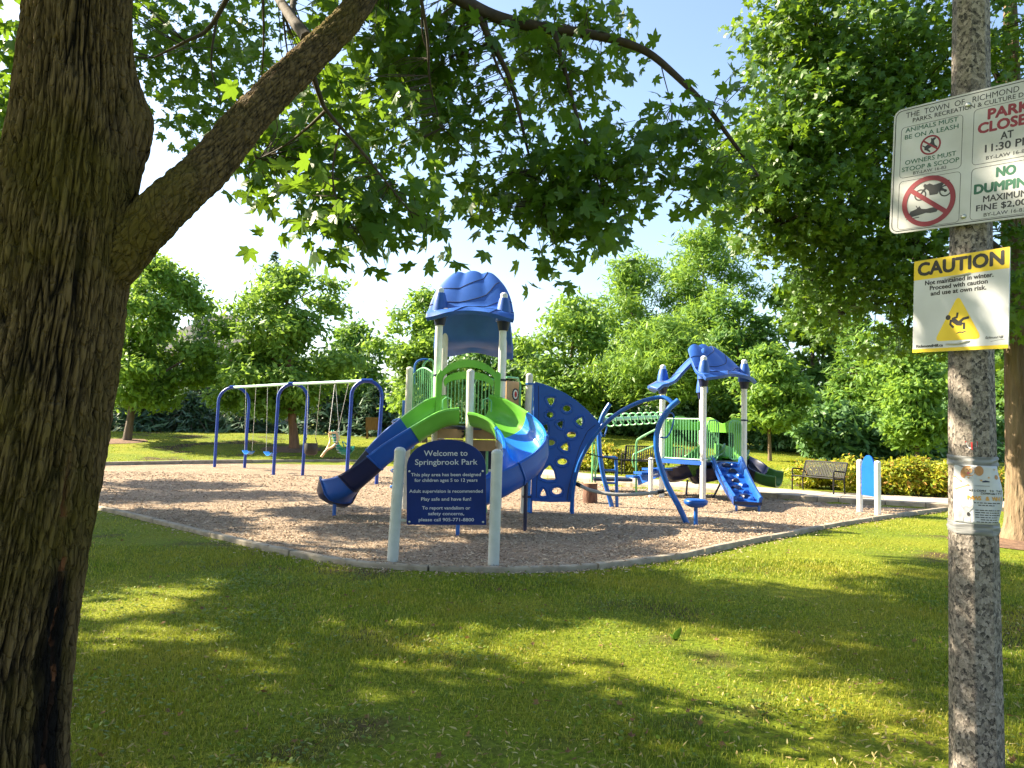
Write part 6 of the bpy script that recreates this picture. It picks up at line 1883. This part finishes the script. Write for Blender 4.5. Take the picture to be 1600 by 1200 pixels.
rbranch([tr0(6.5), W(1500, 0, 11.3), W(1420, -60, 11)], .05, .012)
rb2 = [(1225, 40, 75, 70, 10.6, 70), (1310, 90, 120, 100, 10.7, 150), (1260, 180, 110, 80, 10.5, 110), (1190, 250, 85, 75, 10.4, 84), (1160, 300, 50, 60, 10.4, 30), (1260, 300, 120, 80, 10.7, 120), (1370, 200, 130, 110, 11, 170), (1230, 370, 80, 45, 10.9, 56), (1340, 380, 120, 60, 11.2, 104), (1440, 330, 120, 110, 11.5, 130), (1430, 80, 110, 110, 11, 120), (1550, 90, 90, 130, 11.3, 80), (1580, 250, 60, 140, 10.6, 60), (1420, 450, 110, 45, 11.5, 70), (1300, 450, 70, 40, 11.6, 40), (1285, 500, 45, 35, 11.9, 20), (1480, 500, 90, 50, 11.6, 46), (1585, 450, 45, 90, 10.8, 36), (1400, 540, 70, 30, 12.2, 20), (1590, 590, 40, 60, 12.5, 20),
       (1480, -120, 220, 100, 11, 90), (1700, 100, 120, 200, 11, 50), (1720, 350, 120, 150, 11, 40), (1340, -60, 120, 60, 10.8, 60)]
LP_, LN_ = [], []
RBA = np.array([tuple(p) for p in RBR]); twm = MB()
for (px, py, rx, ry, Y, n_) in rb2:
    c = W(px, py, Y); ax_, az_ = rx / FPX * Y, ry / FPX * Y
    n_ = int(n_ * 1.35)
    d = unit(rng.normal(size=(n_, 3))) * (rng.random((n_, 1)) ** .40)
    ctrs = np.array(c) + d * np.array([ax_, 1.0, az_])
    for q in ctrs:
        j = np.argmin(((RBA - q) ** 2).sum(1))
        if ((RBA[j] - q) ** 2).sum() < 1.6 and random.random() < .4:
            twm.tube([Vector(RBA[j]), Vector(RBA[j]).lerp(Vector(q), .5) + Vector((0, 0, .06)), Vector(q)], [.010, .007, .003], 3, cap=False)
        m_ = 10
        off = np.clip(rng.normal(size=(m_, 3)), -1.6, 1.6) * np.array([.17, .17, .085])
        LP_.append(q + off); LN_.append(np.array([-.35, -.45, .55]) + rng.normal(size=(m_, 3)) * .5)
twm.build('twigs', M['twig'], RM, smooth=0)['kind'] = 'stuff'
P_ = np.concatenate(LP_); Nn = np.concatenate(LN_); sz = rng.uniform(.065, .115, len(P_)); fr = leaf_frames(Nn)
depth = P_[:, 1]; pxx = 800 + FPX * P_[:, 0] / depth; pyy = 663 - FPX * (P_[:, 2] - CAMH) / depth
show = sz / depth * ((pxx > 5) & (pxx < 1595) & (pyy > 5)) * (Nn[:, 1] < .3)
order = np.argsort(-show); big = order[:300]; rest = order[300:]
o0 = np.array(worg(RM))
me = stamp('crown', MAPLE2_V, MAPLE2_F, P_[rest] - o0, fr[rest], sz[rest]); me.shade_flat()
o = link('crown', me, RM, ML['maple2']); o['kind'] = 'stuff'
shapes = []
for k in range(4):
    v = [(x, y, z + .12 * math.sin(x * 2.5 + k)) for x, y, z in MAPLE_V]
    me = bpy.data.meshes.new('leaf'); me.from_pydata(v, [], MAPLE_F); me.shade_flat(); me.materials.append(ML['maple2']); shapes.append(me)
for i in big:
    o = link('leaf', shapes[int(rng.integers(4))], RM)
    Mx = Matrix([list(fr[i][r_]) for r_ in range(3)]).to_4x4() @ Matrix.Scale(float(sz[i]), 4)
    Mx.translation = Vector(P_[i] - o0); o.matrix_local = Mx

# ------------------------------------------------------------------ park trees just left of the view; their shade falls over the lawn and the wood chips
def shade_tree(x, y, H, zb, Rw, label, n, sd_, hol=None):
    random.seed(sd_)
    t = thing('maple_tree', label, 'tree', (x, y, 0), 'maples beside the play area')
    lobes = auto_lobes((x, y, 0), H, zb, Rw, 9, 'round')
    mb = MB(); limbs(mb, (x, y, 0), (x, y, H * .85), .2, lobes, 9, zb); mb.build('trunk', M['trunk'], t, smooth=60)
    me = foliage(lobes, int(n * .75), 16, .22, .19, up=.6); me.transform(Matrix.Translation(-Vector(t.location)))
    o = link('crown', me, t, ML['maple']); o['kind'] = 'stuff'
shade_tree(-12.8, 12.6, 10.5, 3.0, 4.5, 'spreading maple on the lawn left of the play area', 1300, 3)
shade_tree(-17.5, 18.5, 9.5, 3.0, 4.0, 'spreading maple at the left end of the play area', 700, 5)
shade_tree(-9.8, 9.8, 13.0, 6.4, 4.9, 'tall maple rising over the left corner of the play area', 820, 6)
shade_tree(-9.2, 4.6, 8.6, 3.4, 3.0, 'maple on the lawn left of the near trunk', 330, 8)
# ------------------------------------------------------------------ grass, litter, small plants
KERBPOLY = MULCH
ML['grass'] = leafmat('grass_blades', ((0, (0.035, 0.085, 0.006)), (.45, (0.15, 0.225, 0.012)), (.80, (0.34, 0.375, 0.020)), (1, (0.55, 0.46, 0.10))), (0.30, 0.36, 0.02), 0.35, 0.55, patch=(0.40, 0.34, 0.04), patch_scale=.7)
ML['litter'] = leafmat('dry_maple_keys', ((0, (0.16, 0.10, 0.035)), (.5, (0.36, 0.28, 0.10)), (1, (0.52, 0.46, 0.22))), (0.4, 0.3, 0.1), 0.25, 0.7)
ML['dry'] = leafmat('dry_leaf', ((0, (0.12, 0.06, 0.03)), (1, (0.26, 0.15, 0.06))), (0.3, 0.15, 0.05), 0.2, 0.8)

def in_view(x, y, m=60):
    px = 800 + FPX * x / np.maximum(y, .1)
    return (px > -m) & (px < 1600 + m)

kerb_c = np.array([(v.x, v.y) for v in front])
def kerb_dist(x, y):
    d = np.full(len(x), 1e9)
    for i in range(0, len(kerb_c), 2):
        d = np.minimum(d, np.hypot(x - kerb_c[i, 0], y - kerb_c[i, 1]))
    return d

def blade_field(name, x, y, h, w, lean=.6):
    n = len(x)
    z = gz(x, y) - .01
    yaw = rng.uniform(0, 6.283, n); ln = rng.uniform(.15, 1.0, n) * lean
    dx, dy = np.cos(yaw), np.sin(yaw); sx, sy = -dy, dx
    V = np.zeros((n, 5, 3))
    w2 = w / 2
    V[:, 0] = np.stack([x - sx * w2, y - sy * w2, z], 1); V[:, 1] = np.stack([x + sx * w2, y + sy * w2, z], 1)
    mx_ = x + dx * h * ln * .35; my_ = y + dy * h * ln * .35
    V[:, 2] = np.stack([mx_ + sx * w2 * .8, my_ + sy * w2 * .8, z + h * .6], 1); V[:, 3] = np.stack([mx_ - sx * w2 * .8, my_ - sy * w2 * .8, z + h * .6], 1)
    V[:, 4] = np.stack([x + dx * h * ln, y + dy * h * ln, z + h * (1 - .3 * ln)], 1)
    base = (np.arange(n) * 5)[:, None]
    F3 = np.concatenate([base + np.array([[0, 1, 2]]), base + np.array([[0, 2, 3]]), base + np.array([[3, 2, 4]])], 0)
    me = np_mesh(name, V.reshape(-1, 3), F3); me.shade_flat()
    return me

N1 = 340000
y = 2.3 + (9.6 - 2.3) * rng.random(N1) ** 1.35
x = rng.uniform(-1, 1, N1) * (y * .70 + .2)
pn = np.array([0.5 + .5 * math.sin(a * 1.9 + 2 * math.sin(b * 1.3)) * math.sin(b * 2.3 + a) for a, b in zip(x[:0], y[:0])])
patchy = np.sin(x * 1.9 + 2 * np.sin(y * 1.3)) * np.sin(y * 2.3 + x) + .6 * np.sin(x * 5.1 + y * 3.3) * np.sin(y * 4.7 - x * 2)
thin = np.clip(.34 + .40 * patchy + .55 * sm(3.3, 5.4, y), .10, 1)
k = ~inpoly(x, y, MULCH) & (rng.random(N1) < thin)
x, y = x[k], y[k]
kd = kerb_dist(x, y); k = kd > .12; x, y = x[k], y[k]
h = rng.uniform(.014, .042, len(x)) * (1 + .04 * (y - 3)); w = rng.uniform(.0028, .0052, len(x)) * (1 + .14 * (y - 3))
me = blade_field('grass', x, y, h, w, .95)
tag(link('grass', me, None, ML['grass']), 'short patchy green grass of the shaded near lawn', 'grass', kind='stuff')
# right lawn farther off, and the lawns behind
N2 = 120000
y = rng.uniform(8.6, 19, N2); x = rng.uniform(-14, 14, N2)
pd = path_dist(x, y)
k = ~inpoly(x, y, MULCH) & in_view(x, y) & (pd < -.05); x, y = x[k], y[k]
kd = kerb_dist(x, y); k = kd > .14; x, y = x[k], y[k]
m1 = blade_field('grass', x, y, rng.uniform(.018, .038, len(x)), rng.uniform(.006, .012, len(x)), 1.1)
tag(link('grass', m1, None, ML['grass']), 'sunlit grass of the right lawn beyond the shade', 'grass', kind='stuff')
N3 = 60000
y = rng.uniform(20, 42, N3); x = rng.uniform(-26, 18, N3)
pd = path_dist(x, y)
k = ~inpoly(x, y, MULCH) & in_view(x, y) & ~inpoly(x, y, PATHPOLY); x, y = x[k], y[k]
m1 = blade_field('grass', x, y, rng.uniform(.03, .05, len(x)), rng.uniform(.015, .03, len(x)), 1.1)
tag(link('grass', m1, None, ML['grass']), 'grass on the low mound behind the play area', 'grass', kind='stuff')

# dry maple keys and bits scattered on the near lawn
kv = [(-1, 0, 0), (-.3, .22, .12), (.5, .30, .2), (1, .05, .05), (.4, -.16, .12), (-.35, -.12, .06)]
kf = [(0, 1, 5), (1, 2, 4), (1, 4, 5), (2, 3, 4)]
N4 = 22000
y = 2.4 + 5.2 * rng.random(N4) ** 1.7; x = rng.uniform(-1, 1, N4) * (y * .70 + .1)
patchy = np.sin(x * 1.9 + 2 * np.sin(y * 1.3)) * np.sin(y * 2.3 + x)
k = (rng.random(N4) < np.clip(.62 - .55 * patchy, .08, 1) * (.35 + .65 * (1 - sm(3.2, 5.0, y))) * (.5 + .5 * (1 - sm(-1.5, 1.5, x)) + .5 * sm(1.2, 2.2, x))) & ~inpoly(x, y, MULCH)
x, y = x[k], y[k]; n = len(x)
pos = np.stack([x, y, rng.uniform(.008, .03, n)], 1)
me = stamp('maple_keys', kv, kf, pos, rot_frames(rng.uniform(0, 6.28, n), rng.normal(0, .4, n), rng.normal(0, .5, n)), rng.uniform(.010, .024, n)); me.shade_flat()
tag(link('maple_keys', me, None, ML['litter']), 'dry pale maple keys strewn over the near lawn', 'fallen seeds', kind='stuff')
# dry leaves that can be told apart
lf = bpy.data.meshes.new('dry_leaf'); lf.from_pydata([(x_, y_, z_ * -1.2 + .05 * math.sin(5 * x_)) for x_, y_, z_ in MAPLE2_V], [], MAPLE2_F); lf.shade_flat(); lf.materials.append(ML['dry'])

N5 = 420
y = 2.5 + 8 * rng.random(N5) ** 1.4; x = rng.uniform(-1, 1, N5) * (y * .72 + .1)
k = ~inpoly(x, y, MULCH); x, y = x[k], y[k]; n = len(x)
me = stamp('fallen_leaves', [(a_, b_, c_ * -1.4 + .12 * math.sin(4 * a_)) for a_, b_, c_ in MAPLE2_V], MAPLE2_F, np.stack([x, y, rng.uniform(.012, .03, n)], 1), rot_frames(rng.uniform(0, 6.28, n), rng.normal(0, .35, n), rng.normal(0, .35, n)), rng.uniform(.014, .034, n)); me.shade_flat()
tag(link('fallen_leaves', me, None, ML['dry']), 'scattered dry brown leaf bits in the near grass', 'fallen leaves', kind='stuff')
# chips kicked over the kerb
ki = rng.integers(0, len(kerb_c), 1500)
off = np.abs(rng.normal(0, .16, 1500))
tn = np.roll(kerb_c, -1, 0) - kerb_c; tn /= np.maximum(np.linalg.norm(tn, axis=1, keepdims=True), 1e-6)
x = kerb_c[ki, 0] + tn[ki, 1] * off + rng.normal(0, .05, 1500); y = kerb_c[ki, 1] - tn[ki, 0] * off + rng.normal(0, .05, 1500)
n = 1500; d0 = kerb_dist(x, y)
pos = np.stack([x, y, np.where(d0 < .075, .064, .012)], 1)
me = stamp('spilled_chips', chip_v, chip_f, pos, rot_frames(rng.uniform(0, 6.28, n), rng.normal(0, .2, n), rng.normal(0, .2, n)), np.stack([rng.uniform(.008, .022, n), rng.uniform(.004, .008, n), rng.uniform(.003, .006, n)], 1)); me.shade_flat()
tag(link('spilled_chips', me, None, M['chips']), 'wood chips kicked over the kerb onto the grass', 'wood chips', kind='stuff')
# bare soil rings under three trees
M['soil'] = mat('bare_soil', (0.10, 0.052, 0.030), (0.20, 0.115, 0.065), 9, 0.95, .8, 40, .02)
for cx, cy, r_ in ((RX - .1, RY - .1, 1.0), (W(461, 700, 32.5).x, 32.3, 1.25), (W(197, 700, 33.5).x, 33.3, 1.0)):
    ring0 = []
    for q in range(40):
        a_ = q / 40 * 6.283; rr = r_ * (1 + .22 * noise.noise((math.cos(a_) * 1.6 + cx, math.sin(a_) * 1.6, cy)))
        ring0.append((rr * math.cos(a_), rr * math.sin(a_)))
    rows = []
    for f in (.02, .35, .7, 1.0):
        rows.append([(cx + u * f, cy + v_ * f, gz1(cx + u * f, cy + v_ * f) + .035 * (1 - f * f) + .012) for u, v_ in ring0])
    mb = MB(); mb.grid(rows, closed_u=True); o = mb.build('soil_ground', M['soil'], smooth=60); o['kind'] = 'structure'
    if o.data.polygons[0].normal.z < 0: o.data.flip_normals()

# clover and small broad leaves in loose patches
cc = np.stack([rng.uniform(-1, 1, 60), 2.6 + 6.0 * rng.random(60)], 1); cc[:, 0] *= cc[:, 1] * .7
ci = rng.integers(0, 60, 5200); x = cc[ci, 0] + rng.normal(0, .22, 5200); y = cc[ci, 1] + rng.normal(0, .20, 5200)
k = ~inpoly(x, y, MULCH) & (kerb_dist(x, y) > .12); x, y = x[k], y[k]; n = len(x)
ML['clover'] = leafmat('clover_leaves', ((0, (0.065, 0.12, 0.008)), (.6, (0.12, 0.19, 0.012)), (1, (0.19, 0.26, 0.02))), (0.28, 0.36, 0.02), .3, .5)
me = stamp('clover', [(1 * math.cos(a_ * .7854), math.sin(a_ * .7854), -.15) for a_ in range(8)] + [(0, 0, 0)], [(8, a_, (a_ + 1) % 8) for a_ in range(8)], np.stack([x, y, rng.uniform(.018, .034, n)], 1), rot_frames(rng.uniform(0, 6.28, n), rng.normal(0, .35, n), rng.normal(0, .35, n)), rng.uniform(.006, .014, n)); me.shade_flat()
tag(link('clover', me, None, ML['clover']), 'small round clover leaves growing in patches in the lawn', 'clover', kind='stuff')

# broad leaved weed in the lawn
g_ = G(1055, 1000)
WD = thing('dock_weed', 'small broad leaved weed upright in the middle of the lawn', 'weed', (g_.x, g_.y, 0))
ML['weed'] = leafmat('weed_leaf', ((0, (0.12, 0.22, 0.02)), (1, (0.17, 0.28, 0.03))), (0.35, 0.48, 0.03), .4, .4)
for i, (a_, tilt, L_) in enumerate(((.3, .15, .105), (2.2, .7, .07), (4.1, .8, .06), (5.3, .6, .055))):
    rows = []
    for j in range(7):
        f = j / 6; wv = .30 * L_ * math.sin(math.pi * min(1, .12 + f * .88)) ** .8
        ang = tilt + f * .35
        c = Vector((math.cos(a_) * math.sin(ang) * L_ * f, math.sin(a_) * math.sin(ang) * L_ * f, math.cos(ang) * L_ * f))
        s_ = Vector((-math.sin(a_), math.cos(a_), 0)) if i else Vector((1, .2, 0)).normalized()
        rows.append([c - s_ * wv, c + Vector((0, 0, -.004)), c + s_ * wv])
    mb = MB(); mb.grid(rows); o = mb.build('weed_leaf', ML['weed'], WD, smooth=60, local=True)
    sd_ = o.modifiers.new('thick', 'SOLIDIFY'); sd_.thickness = .0012
# lettering: fit each line to its measured width and turn it into flat mesh print
bpy.context.view_layer.update()
dg_ = bpy.context.evaluated_depsgraph_get()
flat_print = [(o, w, bd, bpy.data.meshes.new_from_object(o.evaluated_get(dg_))) for o, w, bd in TEXTS]
for o, w, bd, me in flat_print:
    par, mw = o.parent, o.matrix_basis.copy()
    mtl = o.data.materials[0]
    bpy.data.objects.remove(o)
    nv = len(me.vertices)
    co = np.zeros(nv * 3, np.float32); me.vertices.foreach_get('co', co); co = co.reshape(-1, 3)
    sx = (w - 2 * bd) / (co[:, 0].max() - co[:, 0].min()) if w and nv else 1.0
    co[:, 0] *= sx
    me.calc_loop_triangles()
    tri = np.zeros(len(me.loop_triangles) * 3, np.int32); me.loop_triangles.foreach_get('vertices', tri); tri = tri.reshape(-1, 3)
    if bd > 0:                                   # heavier strokes: shifted impressions of the same line
        sh = [(0, 0), (bd, 0), (-bd, 0), (0, bd), (0, -bd), (bd * .7, bd * .7), (-bd * .7, bd * .7), (bd * .7, -bd * .7), (-bd * .7, -bd * .7)]
        co = np.concatenate([co + np.array([dx, dy, 3e-5 * k]) for k, (dx, dy) in enumerate(sh)])
        tri = np.concatenate([tri + nv * k for k in range(len(sh))])
    m2 = np_mesh('lettering', co, tri); m2.shade_flat(); m2.materials.append(mtl)
    bpy.data.meshes.remove(me)
    q = link('lettering', m2, par)
    q.matrix_basis = mw
